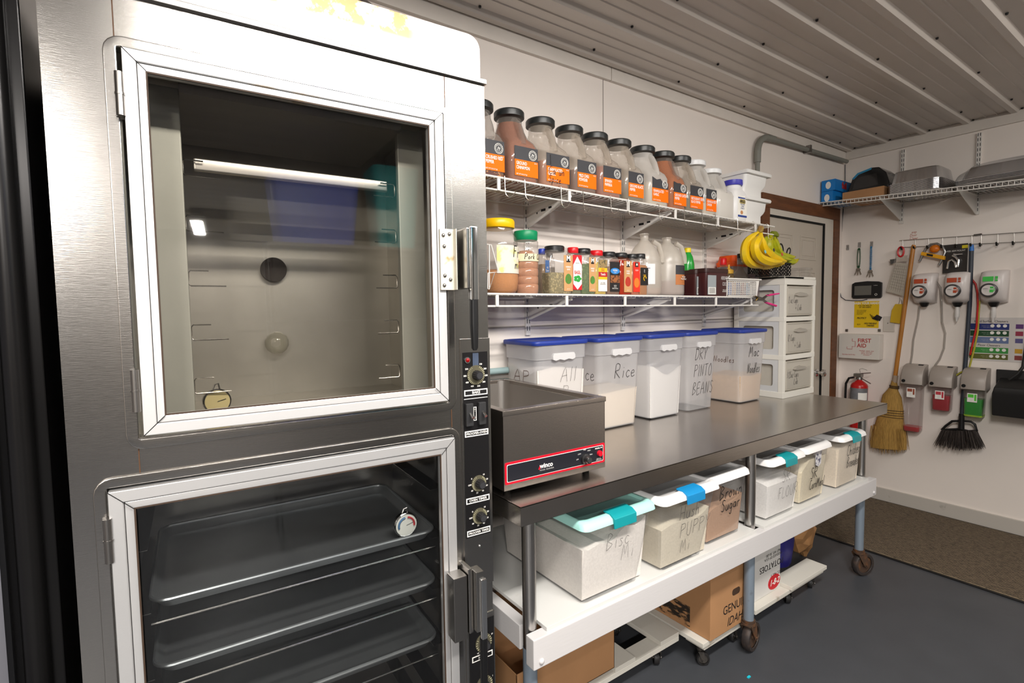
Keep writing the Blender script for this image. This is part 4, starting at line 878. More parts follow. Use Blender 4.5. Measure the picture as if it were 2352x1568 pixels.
# hooks on the lip
HK = mat('hook_wire', (0.62, 0.58, 0.52), .25, 1)
hooks = [(1160, 1, .0), (1206, 1, .1), (1288, 1.1, .5), (1338, 1.15, 1.2), (1402, 1, .4), (1443, 1, .2), (1513, 1, .9), (1571, 1, 1.0), (1612, 1, .8), (1643, .9, .7), (1694, 1.15, 1.1), (1733, 1.2, -.3), (1764, 1.2, .2)]
for k, (px, s, an) in enumerate(hooks):
    x = W(px, 480, 1, YL-.006).x
    t = thing('wire_hook', 'thin silver wire hook hanging from the front lip of the upper shelf', 'hook', (x, YL, zU(x)-.002), an*.5, 'wire hooks on the upper shelf lip')
    pts_ = [(0, .010, -.012), (0, .008, .002), (0, .002, .007), (0, -.006, .004), (0, -.007, -.010), (.001, -.008, -.050*s), (.003, -.010, -.060*s), (.010, -.014, -.068*s), (.020, -.018, -.066*s), (.030, -.022, -.056*s), (.034, -.024, -.050*s)]
    G().tube(pts_, .0014, 6).build('hook_wire', HK, t)

# ================================================================ spice jugs on the upper shelf
JC = film('jug_clear', (214, 210, 206), .22, .08, .16, (224, 214, 204))
JD = film('jug_dusty', (214, 206, 196), .15, .12, .34, (228, 216, 200))
JW = film('jug_white', (232, 230, 226), .2, .15, .62, (240, 236, 230))
ORG = mat('label_orange', (250, 112, 0), .6, spec=.25); CHAR = mat('label_charcoal', (52, 52, 56), .45)
JCAP = mat('jug_cap', (36, 38, 38), .35)
def jug(px0, px1, yf, label, content, fill, lines, shell=JC, cap=JCAP, torn=0, h=.283, name='spice_jug', lab=True, scribble=False):
    a = W(px0, 400, 1, yf); b = W(px1, 400, 1, yf); w_ = b.x-a.x; cx = (a.x+b.x)/2; d = .165
    t = thing(name, label, 'jug', (cx, yf, zU(cx)+.0005), 0, 'spice jugs on the upper shelf')
    k = h/.283; ww = w_/2
    secs = [(0, w_*.90, d*.92, .02, 0, d/2), (.006, w_*.985, d, .022, 0, d/2), (.130*k, w_*.985, d, .022, 0, d/2), (.150*k, w_*.93, d*.93, .03, 0, d/2), (.172*k, w_*.86, d*.78, .045, 0, d*.56), (.205*k, .112, .112, .055, 0, d*.60), (.228*k, .098, .098, .049, 0, d*.61), (.252*k, .096, .096, .048, 0, d*.61)]
    G().rr(secs, c1=False).build('jug_body', shell, t, sm=60)
    def inner(z):
        for i in range(len(secs)-1):
            s0, s1 = secs[i], secs[i+1]
            if s0[0] <= z <= s1[0]:
                f = (z-s0[0])/(s1[0]-s0[0]); return (z,)+tuple(s0[j]+(s1[j]-s0[j])*f for j in range(1, 6))
        return secs[-1]
    if fill:
        zs = [.004]+[s[0] for s in secs[1:] if s[0] < fill-.004]+[fill]
        ins = [inner(z) for z in zs]
        G().rr([(s[0]+(.003 if i == 0 else 0), s[1]-.006, s[2]-.006, s[3], s[4], s[5]) for i, s in enumerate(ins)]).build('contents', content, t, sm=60)
    hz = [(0, .020, .140*k), (0, .022, .165*k), (0, .030, .195*k), (0, .046, .222*k), (0, .060, .234*k), (0, .072, .238*k)]
    G().tube(hz, [.020, .017, .0155, .0155, .016, .018], 12, flat=.75).build('handle', shell, t, sm=60)
    G().tube([(0, d*.61, .258*k), (0, d*.61, .2585*k), (0, d*.61, .262*k), (0, d*.61, .278*k), (0, d*.61, .283*k)], [.050, .058, .0585, .0585, .055], 32).build('cap', cap, t, sm=25)
    if lab:
        x0, x1, z0, z1, zm = -ww*.70, ww*.86, .022, .128*k, .080*k
        L = G().box(x0, x1, -.0010, -.0002, z0, zm).build('label', ORG, t)
        if torn:
            poly = [(x0, zm), (x1, zm), (x1, z1-.020*torn), (x1*.7, z1-.012*torn), (x1*.45, z1-.022*torn), (x1*.1, z1-.004), (x0*.4, z1-.010*torn), (x0, z1)]
        else: poly = [(x0, zm), (x1, zm), (x1, z1), (x0, z1)]
        G().prism(poly, 'y', -.0010, -.0002).build('label_field', CHAR, L)
        ex, ez, er = x1-.024, (zm+z1)/2-.002, .0175
        e = G()
        for rr_, tt in ((er, .0011), (er*.70, .0008)):
            e.tube([(ex+rr_*math.cos(2*PI*q/28), -.0013, ez+rr_*math.sin(2*PI*q/28)) for q in range(28)], tt, 4, True)
        e.tube([(ex-.006, -.0013, ez-.006), (ex-.002, -.0013, ez+.006), (ex+.005, -.0013, ez+.002), (ex+.002, -.0013, ez-.007)], .0013, 5, True)
        e.tube([(ex-.003, -.0013, ez), (ex+.004, -.0013, ez+.001)], .001, 5)
        for q in range(14): a_ = 2*PI*q/14; e.tube([(ex+er*.80*math.cos(a_), -.0013, ez+er*.80*math.sin(a_)), (ex+er*.90*math.cos(a_+.12), -.0013, ez+er*.90*math.sin(a_+.12))], .0009, 4)
        e.build('emblem', WHITET, L)
        for i, s in enumerate(lines): txt(L, s, (x0+.006, -.0011, zm-.013-.0155*i), .0165, WHITET, align='LEFT', bold=.022, xs=.66)
        txt(L, 'NET WT 5 LB (2.27 kg)', (x0+.006, -.0011, z0+.006), .0062, WHITET, align='LEFT', bold=.01, xs=.8)
        txt(L, 'SPICE', (x1-.004, -.0011, zm-.006), .0055, WHITET, align='RIGHT')
        if scribble:
            hand(L, 'Cajun', (x0+.010, -.0012, .050), .030, m=BLACKT, r=.0013, xs=.9); hand(L, 'Spice', (x0+.010, -.0012, .020), .026, m=BLACKT, r=.0012, xs=.9); G().tube([(x0+.02, -.0013, .085), (x0+.018, -.0013, .122)], .002, 4).build('handwriting', BLACKT, L)
    return t
S = lambda n, c, v=.12, s=200: pcol(n, c, v, s)
jug(1103, 1163, .44, 'jug of crushed red pepper flakes half hidden by the oven edge', mat('pepper_flakes', (92, 36, 22), .8, 0, .5, 160, col2=(206, 140, 70), thr=.55, var=.06, vscale=160), .10, ['CRUSHED RED', 'PEPPER'])
jug(1172, 1240, .44, 'jug of ground cinnamon, filled reddish brown to the neck', S('cinnamon', (150, 92, 66)), .235, ['GROUND', 'CINNAMON'])
jug(1245, 1312, .44, 'jug with its garlic label scribbled over in black marker', S('spice_rust', (168, 96, 52)), .100, ['GRANULATED', 'GARLIC'], JD, scribble=True)
jug(1318, 1373, .44, 'jug labelled Mild Chili Powder holding dark red powder', S('chili', (96, 40, 22)), .090, ['MILD CHILI', 'POWDER'], JD)
jug(1378, 1430, .44, 'jug labelled Spanish Paprika holding bright rust powder', S('paprika', (150, 58, 24)), .125, ['SPANISH', 'PAPRIKA'], JD)
jug(1437, 1481, .44, 'jug labelled Ground Black Pepper with grey contents', S('black_pepper', (110, 104, 84)), .040, ['GROUND BLACK', 'PEPPER'], JD)
jug(1491, 1538, .44, 'jug labelled Granulated Garlic with a torn label top', S('garlic', (214, 198, 170)), .105, ['GRANULATED', 'GARLIC'], JW, torn=1)
jug(1542, 1579, .44, 'orange-brown jug labelled Ground Cayenne Pepper with peeling label', S('cayenne', (176, 96, 40)), .238, ['GROUND CAYENNE', 'PEPPER'], JC, torn=.6)
jug(1580, 1618, .44, 'jug labelled Restaurant Grind Black Pepper with grey contents', S('black_pepper', (110, 104, 84)), .055, ['RESTAURANT GRIND', 'BLACK PEPPER'], JD)
jug(1618, 1648, .44, 'narrow orange-labelled jug with a white cap', S('onion', (220, 204, 176)), .060, ['GRANULATED', 'ONION'], JW, cap=mat('cap_white', (232, 232, 232), .35))
wj = jug(1650, 1690, .44, 'unlabelled white jug beside the cornstarch bottle', S('starch', (236, 232, 226), .04), .150, [], JW, cap=mat('cap_white', (232, 232, 232)), lab=False, h=.262)
# cornstarch bottle
a = W(1689, 480, 1, .43); b = W(1717, 480, 1, .43); cx = (a.x+b.x)/2
cs = thing('cornstarch_bottle', 'white cornstarch bottle with a blue lid on the upper shelf', 'bottle', (cx, .43, zU(cx)+.0005))
ww = b.x-a.x
G().rr([(0, ww*.95, .09, .015, 0, .05), (.005, ww, .10, .018, 0, .05), (.140, ww, .10, .02, 0, .05), (.160, ww*.85, .085, .03, 0, .05), (.170, ww*.72, .075, .035, 0, .05), (.186, ww*.70, .075, .036, 0, .05)]).build('bottle', mat('bottle_white', (234, 232, 230), .35), cs, sm=50)
G().tube([(0, .05, .186), (0, .05, .190), (0, .05, .212)], [.046, .048, .047], 28).build('lid', mat('lid_violet_blue', (64, 60, 172), .4), cs, sm=50)
lb = G().box(-ww*.30, ww*.42, -.001, 0, .018, .128).build('label', mat('label_cream', (240, 236, 226), .5), cs)
G().box(-ww*.30, ww*.42, -.0016, -.001, .018, .028).box(-ww*.30, ww*.42, -.0016, -.001, .112, .119).build('label_band', mat('label_navy', (40, 66, 140), .5), lb)
txt(lb, 'ARGO', (ww*.06, -.0018, .098), .020, BLACKT, bold=.03, xs=.85); txt(lb, '100% PURE\nCORN\nSTARCH', (ww*.06, -.0012, .073), .011, mat('label_navy', (40, 66, 140)), xs=.8)
G().prism([(ww*.06+.012*math.cos(2*PI*q/16)-.006, .042+.010*math.sin(2*PI*q/16)) for q in range(16)], 'y', -.0014, -.001).build('printed_picture', mat('print_muffin', (196, 140, 90), .5), lb)
G().prism(rrect(ww*.06-.026, ww*.06+.026, .087, .110, .008), 'y', -.0013, -.001).build('label_border', mat('label_gold', (200, 180, 110), .5), lb)
# two stacked white open-front bins
def stack_bin(z, label, w_, d):
    x0 = W(1716, 500, 1, .42).x
    t = thing('stacking_bin', label, 'bin', (x0, .43, z), 0, 'white stacking bins on the upper shelf')
    prof = [(0, 0), (d, 0), (d, .125), (-.018, .125), (-.018, .117), (0, .112), (0, 0)]
    G().rr([(0, w_*.74, d*.92, .012, w_*.37, d/2), (.045, w_*.74, d*.92, .014, w_*.37, d/2), (.062, w_*.84, d*.96, .02, w_*.42, d/2), (.075, w_*.88, d*.98, .02, w_*.44, d/2), (.118, w_*.90, d, .018, w_*.45, d/2)]).build('bin_body', mat('bin_white', (226, 224, 220), .45), t, sm=50)
    G().rr([(.118, w_*1.0, d+.03, .012, w_*.47, d/2), (.128, w_*1.02, d+.036, .012, w_*.47, d/2), (.136, w_*1.0, d+.026, .012, w_*.47, d/2)]).build('bin_rim', mat('bin_white', (226, 224, 220)), t, sm=50)
    return t
sb1 = stack_bin(zU(2.7)-.002, 'lower of two white plastic bins stacked at the end of the upper shelf', .235, .25)
sb2 = stack_bin(zU(2.7)+.135, 'upper of two white plastic bins stacked at the end of the upper shelf', .235, .25)
G().box(.12, .19, -.0, .012, .1355, .1375).build('slot', mat('slot_grey', (80, 78, 72), .6), sb2)

# ================================================================ lower shelf goods
def base(name, px0, px1, yf, label, cat, group=None):
    a = W(px0, 668, 1, yf); b = W(px1, 668, 1, yf); cx = (a.x+b.x)/2
    return thing(name, label, cat, (cx, yf, zL(cx)+.0005), 0, group), b.x-a.x
# big yellow-lid jar
t, ww = base('glass_jar', 1121, 1198, .50, 'large round jar with yellow lid and orange seasoning beside the oven', 'jar')
r = ww/2*1.0; cy = r*.55
pr = [(r*.80, 0), (r*.93, .012), (r, .045), (r, .175), (r*.93, .205), (r*.80, .222), (r*.74, .232), (r*.74, .258)]
G().lathe(pr, 0, cy, 36).build('jar_body', JC, t, sm=60)
G().lathe([(r*.78, .003), (r*.91, .014), (r*.975, .045), (r*.975, .085), (r*.6, .092)], 0, cy, 36).build('contents', S('fry_season', (200, 130, 62)), t)
G().lathe([(r*.79, .246), (r*.83, .249), (r*.83, .272), (r*.78, .279)], 0, cy, 36).build('lid', mat('lid_yellow', (246, 190, 10), .35), t, sm=50)
def curved_label(par, r, cy, a0, a1, z0, z1, m, name='label', n=12, off=.0008):
    g = G(); A = [math.radians(a0+(a1-a0)*k/n) for k in range(n+1)]
    for rr_ in (r+off,):
        vs_ = [((rr_)*math.sin(q), cy-(rr_)*math.cos(q), z) for z in (z0, z1) for q in A]
        g.add(vs_, [(k, k+1, n+k+2, n+k+1) for k in range(n)])
    return g.build(name, m, par, sm=60)
lb = curved_label(t, r, cy, -38, 60, .075, .178, mat('jar_label', (216, 210, 196), .5, col2=(232, 220, 130), thr=.52, var=.1, vscale=22))
bend(hand(lb, 'Fry', (-.030, 0, .135), .042, r=.0018), r, cy, math.radians(34)); bend(hand(lb, 'mix', (-.025, 0, .092), .036, r=.0015), r, cy, math.radians(36))
# wire holder hooked at the oven side
hx = W(1132, 620, 1, .425)
wh = thing('wire_rack_hook', 'white bent wire holder clipped at the oven end of the lower shelf', 'wire holder', (hx.x, .425, zL(1)+.0))
a1, a2, a3, a4, a5, a6 = [W(p, q, 1, .425)-V((hx.x, .425, zL(1))) for p, q in ((1118, 561), (1128, 562), (1145, 624), (1121, 627), (1124, 664), (1136, 627))]
G().tube([a1, a2, a3, a4], .0022, 6).tube([W(1124, 562, 1, .425)-V((hx.x, .425, zL(1))), a5, a6], .0020, 6).tube([a4, W(1120, 663, 1, .425)-V((hx.x, .425, zL(1))), a5], .0020, 6).build('bent_wire', CREAMW, wh)
# green-lid ribbed jar
t, ww = base('plastic_jar', 1199, 1246, .47, 'ribbed jar with green lid and a Pork Chop tape label', 'jar')
r = ww/2; cy = r*.8; pr = [(r*.92, 0)]
for k in range(4): z = .008+k*.030; pr += [(r*.99, z+.002), (r, z+.015), (r*.99, z+.027), (r*.95, z+.0285)]
pr += [(r, .135), (r, .172), (r*.95, .178), (r, .184), (r*.98, .200), (r*.86, .208)]
G().lathe(pr, 0, cy, 32).build('jar_body', JC, t, sm=60)
G().lathe([(p*.96, z+.001) for p, z in pr if z < .165]+[(r*.5, .166)], 0, cy, 32).build('contents', S('pork_rub', (186, 126, 88)), t, sm=60)
G().lathe([(r*.88, .205), (r*.93, .208), (r*.95, .236), (r*.90, .241)], 0, cy, 32).build('lid', mat('lid_green', (0, 132, 84), .4), t, sm=50)
lb = curved_label(t, r, cy, -80, 80, .124, .152, mat('tape_cream', (226, 212, 176), .6))
bend(hand(lb, 'Pork Chop', (-.040, 0, .131), .020, r=.0012, xs=.95), r, cy, math.radians(4))
def spice(px0, px1, yf, top, label, cap, cont, fill, capr=.42, d=None, name='spice_bottle', shell=JC):
    t, w_ = base(name, px0, px1, yf, label, 'bottle', 'spice bottles on the lower shelf')
    d = d or max(.05, min(.085, w_)); h = top
    G().rr([(0, w_*.94, d*.94, .010, 0, d/2), (.004, w_, d, .012, 0, d/2), (h*.80, w_, d, .012, 0, d/2), (h*.86, w_*.92, d*.9, .014, 0, d/2), (h*.885, w_*capr*1.9, min(d*.9, w_*capr*1.9), .02, 0, d/2), (h*.90, w_*capr*1.9, min(d*.9, w_*capr*1.9), .02, 0, d/2)]).build('bottle', shell, t, sm=50)
    G().rr([(.003, w_*.93, d*.93, .010, 0, d/2), (fill*.98, w_*.96, d*.94, .010, 0, d/2), (fill, w_*.90, d*.9, .010, 0, d/2)]).build('contents', cont, t, sm=50)
    cr = min(d*.46, w_*capr)
    G().tube([(0, d/2, h*.875), (0, d/2, h*.88), (0, d/2, h*.985), (0, d/2, h)], [cr, cr*1.03, cr*1.03, cr*.93], 24).build('cap', cap, t, sm=50)
    return t, w_, h
KC = mat('cap_black', (30, 30, 31), .35); RC = mat('cap_red', (206, 22, 30), .35)
KRAFT = mat('label_kraft', (196, 148, 98), .55)
def slabel(t, x0, x1, z0, z1, m): return G().box(x0, x1, -.0012, -.0002, z0, z1).build('label', m, t)
def member(t, x0, x1, h, lines, blob, base_m=KRAFT):
    L = slabel(t, x0, x1, .012, h*.80, base_m); c = (x0+x1)/2; w_ = x1-x0
    G().box(c-w_*.22, c+w_*.22, -.0017, -.0012, h*.66, h*.79).build('emblem', BLACKT, L)
    txt(L, 'M', (c, -.0018, h*.735), w_*.55, WHITET, bold=.05)
    for i, s in enumerate(lines): txt(L, s, (c, -.0013, h*.56-.0095*i), .0085, WHITET, xs=.62, bold=.03)
    G().prism([(c+w_*.36*math.cos(2*PI*q/20), h*.30+w_*.42*math.sin(2*PI*q/20)*(1.2 if math.sin(2*PI*q/20) > 0 else .9)) for q in range(20)], 'y', -.0016, -.0012).build('printed_picture', blob, L)
    txt(L, 'NET WT', (c, -.0013, .020), .0055, WHITET, xs=.8)
    return L
GRN = mat('print_green', (86, 118, 44), .6, col2=(60, 140, 60), thr=.5, var=.1, vscale=120); PRD = mat('print_red', (176, 52, 34), .6)
t, w_, h = spice(1247, 1262, .50, .182, 'blue-capped slim bottle with a blue label beside the green-lidded jar', mat('cap_blue', (36, 60, 160), .4), S('blend', (150, 120, 80)), .12)
L = slabel(t, -w_*.1, w_*.5, .01, .135, mat('label_blue', (10, 96, 168), .5)); txt(L, 'All\nSpice', (w_*.2, -.0013, .10), .012, WHITET, xs=.6)
t, w_, h = spice(1264, 1278, .60, .186, 'black-capped bottle half hidden behind the rosemary bottle', KC, S('dark_spice', (110, 84, 50)), .12)
t, w_, h = spice(1263, 1316, .455, .192, 'wide rosemary bottle with black cap and kraft label', KC, mat('rosemary', (124, 114, 76), .9, 0, .6, 120, col2=(176, 160, 112), thr=.5, var=.1, vscale=130), .085, d=.085)
member(t, w_*.10, w_*.49, h, ['ROSEMARY', 'LEAVES'], GRN)
t, w_, h = spice(1315, 1337, .455, .190, 'basil bottle with red cap, white diamond on a red label', RC, S('basil', (92, 96, 60)), .13)
L = slabel(t, -w_*.45, w_*.47, .018, h*.83, mat('label_red', (196, 26, 36), .5)); 
G().prism([(0, h*.80), (w_*.45, h*.62), (w_*.45, h*.22), (0, h*.10), (-w_*.43, h*.22), (-w_*.43, h*.62)], 'y', -.0017, -.0012).build('label_diamond', WHITET, L)
txt(L, 'BASIL', (0, -.0019, h*.46), .020, mat('label_red', (196, 26, 36)), bold=.02, xs=.72); txt(L, "Supreme", (0, -.0019, h*.66), .006, BLACKT)
for a_ in range(5): G().prism([(.012*math.cos(a_*1.25)+.010*math.cos(2*PI*q/10), h*.33+.008*math.sin(a_*1.25)+.006*math.sin(2*PI*q/10)) for q in range(10)], 'y', -.0022-.0001*a_, -.0018).build('printed_picture', mat('print_leaf', (40, 150, 60), .6), L)
t, w_, h = spice(1337, 1369, .455, .190, 'parsley flakes bottle with black cap and kraft label', KC, mat('parsley', (66, 92, 44), .9, 0, .6, 120, col2=(96, 120, 60), thr=.5, var=.1, vscale=130), .125)
member(t, w_*.0, w_*.48, h, ['PARSLEY', 'FLAKES'], GRN)
t, w_, h = spice(1369, 1395, .455, .186, 'lemon pepper bottle with red cap and yellow and white label', RC, S('lemon_pepper', (206, 176, 70)), .135)
L = slabel(t, -w_*.30, w_*.46, .014, h*.78, WHITET); c = w_*.08; hw = w_*.38
G().box(c-hw, c+hw, -.0016, -.0012, h*.60, h*.78).build('printed_picture', mat('print_tan', (150, 126, 84), .6, col2=(90, 84, 60), thr=.5, var=.1, vscale=90), L)
G().box(c-hw, c+hw, -.0017, -.0012, h*.34, h*.60).build('label_band', mat('label_gold2', (236, 184, 30), .5), L)
G().box(c-hw, c+hw, -.0021, -.0017, h*.40, h*.51).build('label_panel', mat('label_brick', (176, 30, 34), .5), L)
txt(L, "Tone's", (c, -.0023, h*.455), .0135, WHITET, bold=.02, xs=.75); txt(L, 'LEMON\nPEPPER', (c, -.0019, h*.555), .0075, mat('label_brick', (176, 30, 34)), xs=.8); txt(L, 'SALT FREE\nSEASONING', (c, -.0014, h*.25), .006, BLACKT)
t, w_, h = spice(1396, 1425, .455, .184, 'steak seasoning bottle with black label and blue badge', KC, S('steak', (120, 84, 62)), .12)
L = slabel(t, -w_*.32, w_*.44, .014, h*.76, BLACKT); c = w_*.06
G().prism([(c+w_*.36*math.cos(2*PI*q/16), h*.55+.013*math.sin(2*PI*q/16)) for q in range(16)], 'y', -.0017, -.0012).build('emblem', mat('badge_blue', (50, 130, 200), .5), L)
txt(L, 'MONTREAL', (c, -.0019, h*.565), .0085, WHITET, xs=.62, bold=.03); txt(L, 'STEAK', (c, -.0019, h*.52), .007, WHITET, xs=.7)
G().box(c-w_*.36, c+w_*.36, -.0016, -.0012, h*.28, h*.45).build('printed_picture', mat('print_steak', (150, 92, 50), .6, col2=(70, 36, 20), thr=.5, var=.1, vscale=110), L)
txt(L, 'WITH\nS·P·G\nSEASONING', (c, -.0014, h*.18), .0065, WHITET)
t, w_, h = spice(1425, 1452, .455, .184, 'paprika bottle of red powder with kraft label', KC, S('red_paprika', (166, 50, 20)), .150, shell=film('jug_orange', (226, 120, 70), .3, .08, .1, (196, 96, 50)))
member(t, -w_*.20, w_*.46, h, ['SMOKED', 'PAPRIKA'], PRD)
t, w_, h = spice(1452, 1470, .455, .182, 'slim cajun bottle with a bright red and orange label', KC, S('cajun', (186, 90, 40)), .14, capr=.5)
L = slabel(t, -w_*.35, w_*.46, .014, h*.80, mat('label_scarlet', (226, 46, 26), .5)); c = w_*.05
G().box(c-w_*.2, c+w_*.2, -.0017, -.0012, h*.68, h*.79).build('emblem', BLACKT, L); txt(L, 'M', (c, -.0019, h*.735), .014, WHITET, bold=.05); txt(L, 'CAJUN', (c, -.0014, h*.60), .009, WHITET, xs=.7)
G().prism([(c+w_*.33*math.cos(2*PI*q/16), h*.30+.022*math.sin(2*PI*q/16)) for q in range(16)], 'y', -.0017, -.0012).build('printed_picture', mat('print_orange', (240, 120, 40), .5), L)
t, w_, h = spice(1470, 1489, .455, .186, 'bottle with a black and gold cajun label, last before the white jugs', KC, S('gold_rub', (176, 112, 54)), .135, capr=.55)
L = slabel(t, -w_*.42, w_*.46, .045, h*.66, BLACKT); txt(L, 'CAJUN', (0, -.0014, h*.48), .009, mat('label_gold2', (236, 184, 30)), xs=.7); txt(L, 'Salt\nMix', (0, -.0014, h*.58), .008, WHITET, xs=.7)
G().tube([(.003+.008*math.cos(2*PI*q/14), -.0018, .075+.010*math.sin(2*PI*q/14)) for q in range(11)], .0018, 5).build('printed_picture', mat('label_gold2', (236, 184, 30)), L)
G().box(w_*.20, w_*.42, -.0012, -.0002, h*.70, h*.79).build('price_tag', WHITET, t)
# gallon jugs
HD = film('hdpe', (232, 228, 222), .15, .3, .58, (240, 232, 220))
def gallon(px0, px1, yf, label, liq, lv, top, htype):
    t, w_ = base('gallon_jug', px0, px1, yf, label, 'jug'); r = w_/2; cy = r
    pr = [(r*.85, 0), (r*.97, .006), (r, .02), (r, .150), (r*.96, .162), (r*.98, .170), (r*.70, .225), (r*.36, .258), (r*.24, .268), (r*.24, top-.008), (r*.28, top-.006), (r*.28, top)]
    G().lathe(pr, 0, cy, 32).build('jug_body', HD, t, sm=55)
    G().lathe([(r*.83, .003), (r*.95, .008), (r*.97, .02), (r*.97, lv)], 0, cy, 32).build('contents', mat('vanilla_%d' % liq[0], liq, .2), t, sm=55)
    G().tube([(r*.28, cy*.6, .262), (r*.62, cy*.45, .245), (r*.86, cy*.42, .200), (r*.90, cy*.42, .162)], [.013, .012, .012, .013], 10).build('handle', HD, t, sm=60)
    return t, r, cy
t, r, cy = gallon(1484, 1536, .50, 'translucent gallon jug without cap, nutrition label on its side', (150, 112, 96), .036, .300, 0)
lb = curved_label(t, r, cy, -70, -12, .055, .150, mat('nutrition_white', (226, 224, 226), .5)); an = math.radians(-40)
txt(lb, 'Nutrition\nFacts\n- - - - -\n- - - -\n- - - - -\n- - -', ((r+.002)*math.sin(an), cy-(r+.002)*math.cos(an), .105), .0105, BLACKT, u=(math.cos(an), math.sin(an), 0), xs=.7)
t, r, cy = gallon(1538, 1588, .49, 'translucent gallon jug with a brown imitation vanilla label', (120, 84, 84), .075, .292, 1)
lb = curved_label(t, r, cy, -22, 52, .055, .105, mat('label_tan_brown', (186, 116, 66), .5)); curved_label(lb, r, cy, -22, 52, .105, .150, CHAR, 'label_field', off=.0009)
an = math.radians(14); uu = (math.cos(an), math.sin(an), 0)
txt(lb, 'IMITATION\nVANILLA EXTRACT', ((r+.003)*math.sin(an), cy-(r+.003)*math.cos(an), .088), .0105, WHITET, u=uu, xs=.72, bold=.02)
# lime juice bottle
t, ww = base('juice_bottle', 1579, 1600, .60, 'green lemon-lime juice bottle with yellow cap behind the cocoa tins', 'bottle')
r = .036
G().lathe([(r*.9, 0), (r, .006), (r, .10), (r*.92, .11), (r, .13), (r*.98, .175), (r*.75, .215), (r*.42, .238), (r*.40, .25)], 0, .03, 28).build('bottle', mat('bottle_green', (44, 168, 66), .2, trans=.25), t, sm=60)
G().lathe([(r*.50, .238), (r*.50, .256), (r*.44, .262)], 0, .03, 20).build('cap', mat('cap_yellow', (236, 210, 30), .4), t)
lb = curved_label(t, r, .03, -60, 80, .03, .10, mat('label_green', (24, 120, 50), .5, col2=(230, 220, 60), thr=.60, var=.05, vscale=36))
# cocoa tubs
COC = mat('cocoa_brown', (62, 26, 26), .3)
def cocoa(px0, px1, yf, label, hh, front):
    t, w_ = base('cocoa_tub', px0, px1, yf, label, 'tub', 'brown cocoa tubs'); d = .11
    G().rr([(0, w_*.97, d, .02, 0, d/2), (.004, w_, d+.002, .022, 0, d/2), (hh-.02, w_, d+.002, .022, 0, d/2)]).build('tub_body', COC, t, sm=50)
    G().rr([(hh-.022, w_*1.03, d+.006, .022, 0, d/2), (hh, w_*1.03, d+.006, .022, 0, d/2)]).build('lid', mat('cocoa_lid', (50, 24, 22), .4), t, bev=.002)
    L = G().box(-w_*.46, -w_*.10 if front else w_*.05, -.0025, 0, .008, hh-.035).build('label', mat('nutrition_grey', (150, 156, 158), .5), t)
    G().box(-w_*.44, -w_*.12 if front else w_*.03, -.0030, -.0025, .010, .045).build('barcode_field', WHITET, L)
    g = G()
    for q in range(9): xx = -w_*.41+q*w_*(.27 if front else .4)/9; g.box(xx, xx+.0016+.001*(q % 2), -.0034, -.0030, .014, .042)
    g.build('barcode', BLACKT, L)
    if front:
        txt(t, "HERSHEY'S", (w_*.30, -.0016, hh-.048), .024, mat('silver_print', (176, 170, 168), .4), bold=.03, xs=.62); txt(t, 'COCOA', (w_*.33, -.0016, hh-.078), .024, mat('silver_print', (176, 170, 168)), bold=.03, xs=.62)
        txt(t, '100% CACAO\nUNSWEETENED', (w_*.30, -.0016, .028), .008, WHITET, xs=.8)
    else: txt(t, 'HE', (w_*.36, -.0016, hh-.048), .024, mat('silver_print', (176, 170, 168)), bold=.03, xs=.62)
cocoa(1599, 1621, .50, 'smaller brown cocoa tub partly hidden behind the other cocoa tub', .135, False)
cocoa(1623, 1674, .45, 'brown cocoa tub with silver lettering next to the white basket', .140, True)
# white basket with bottles
a = W(1672, 668, 1, .44); b = W(1736, 668, 1, .44); c = W(1752, 660, 1, .52)
bx0, bx1 = a.x, b.x
t = thing('plastic_basket', 'white plastic basket with square holes holding sauce bottles', 'basket', (bx0, .44, zL(2.6)+.001))
w_ = bx1-bx0; hb = .088; d = .22
BW = mat('basket_white', (232, 228, 222), .4)
g = G(); n1, n2 = 14, 8
for i in range(n1+1): x = w_*i/n1; g.box(x-.0022, x+.0022, 0, .002, .008, hb-.008)
for j in range(n2+1): z = .008+(hb-.016)*j/n2; g.box(0, w_, 0, .002, z-.0018, z+.0018)
g.box(0, w_, 0, .002, 0, .008).box(0, w_, 0, .002, hb-.008, hb)
g.box(0, w_, d-.002, d, 0, hb).box(0, .002, 0, d, 0, hb).box(0, w_, 0, d, 0, .002)
g.build('basket_body', BW, t)
G().loft([[(w_-.001, 0, 0), (w_+.012, .0, 0), (w_+.012, d, 0), (w_-.001, d, 0)], [(w_-.001, 0, hb), (w_+.034, 0, hb), (w_+.034, d, hb), (w_-.001, d, hb)]]).build('basket_end', BW, t, bev=.001)
E2 = G(Matrix(((1, 0, 0, 0), (0, 0, 1, 0), (0, 1, 0, 0), (0, 0, 0, 1)))); E2.ringframe([(-.006, -.008), (w_+.044, -.008), (w_+.044, d+.006), (-.006, d+.006)], [(.002, .002), (w_+.03, .002), (w_+.03, d-.004), (.002, d-.004)], hb, hb+.007); E2.build('rim', BW, t, bev=.0015)
def bottle(px, y, pr, m, label, name, parts, cat='bottle', z=None):
    x = W(px, 620, 1, y).x; t = thing(name, label, cat, (x, y, zL(2.6)+.004 if z is None else z))
    G().lathe(pr, 0, 0, 26).build('bottle_body', m, t, sm=60)
    for nm, p, mm in parts: G().lathe(p, 0, 0, 24).build(nm, mm, t, sm=45)
    return t
GLB = film('bottle_glass', (196, 192, 184), .35, .03, .06)
bottle(1661, .575, [(.034, 0), (.036, .01), (.036, .10), (.030, .14), (.016, .165), (.014, .178)], GLB, 'clear sauce bottle with red cap standing behind the cocoa tub', 'sauce_bottle', [('cap', [(.017, .174), (.018, .178), (.018, .205), (.014, .212)], RC), ('contents', [(.032, .004), (.034, .01), (.034, .06)], mat('sauce_dark', (70, 40, 34), .3))])
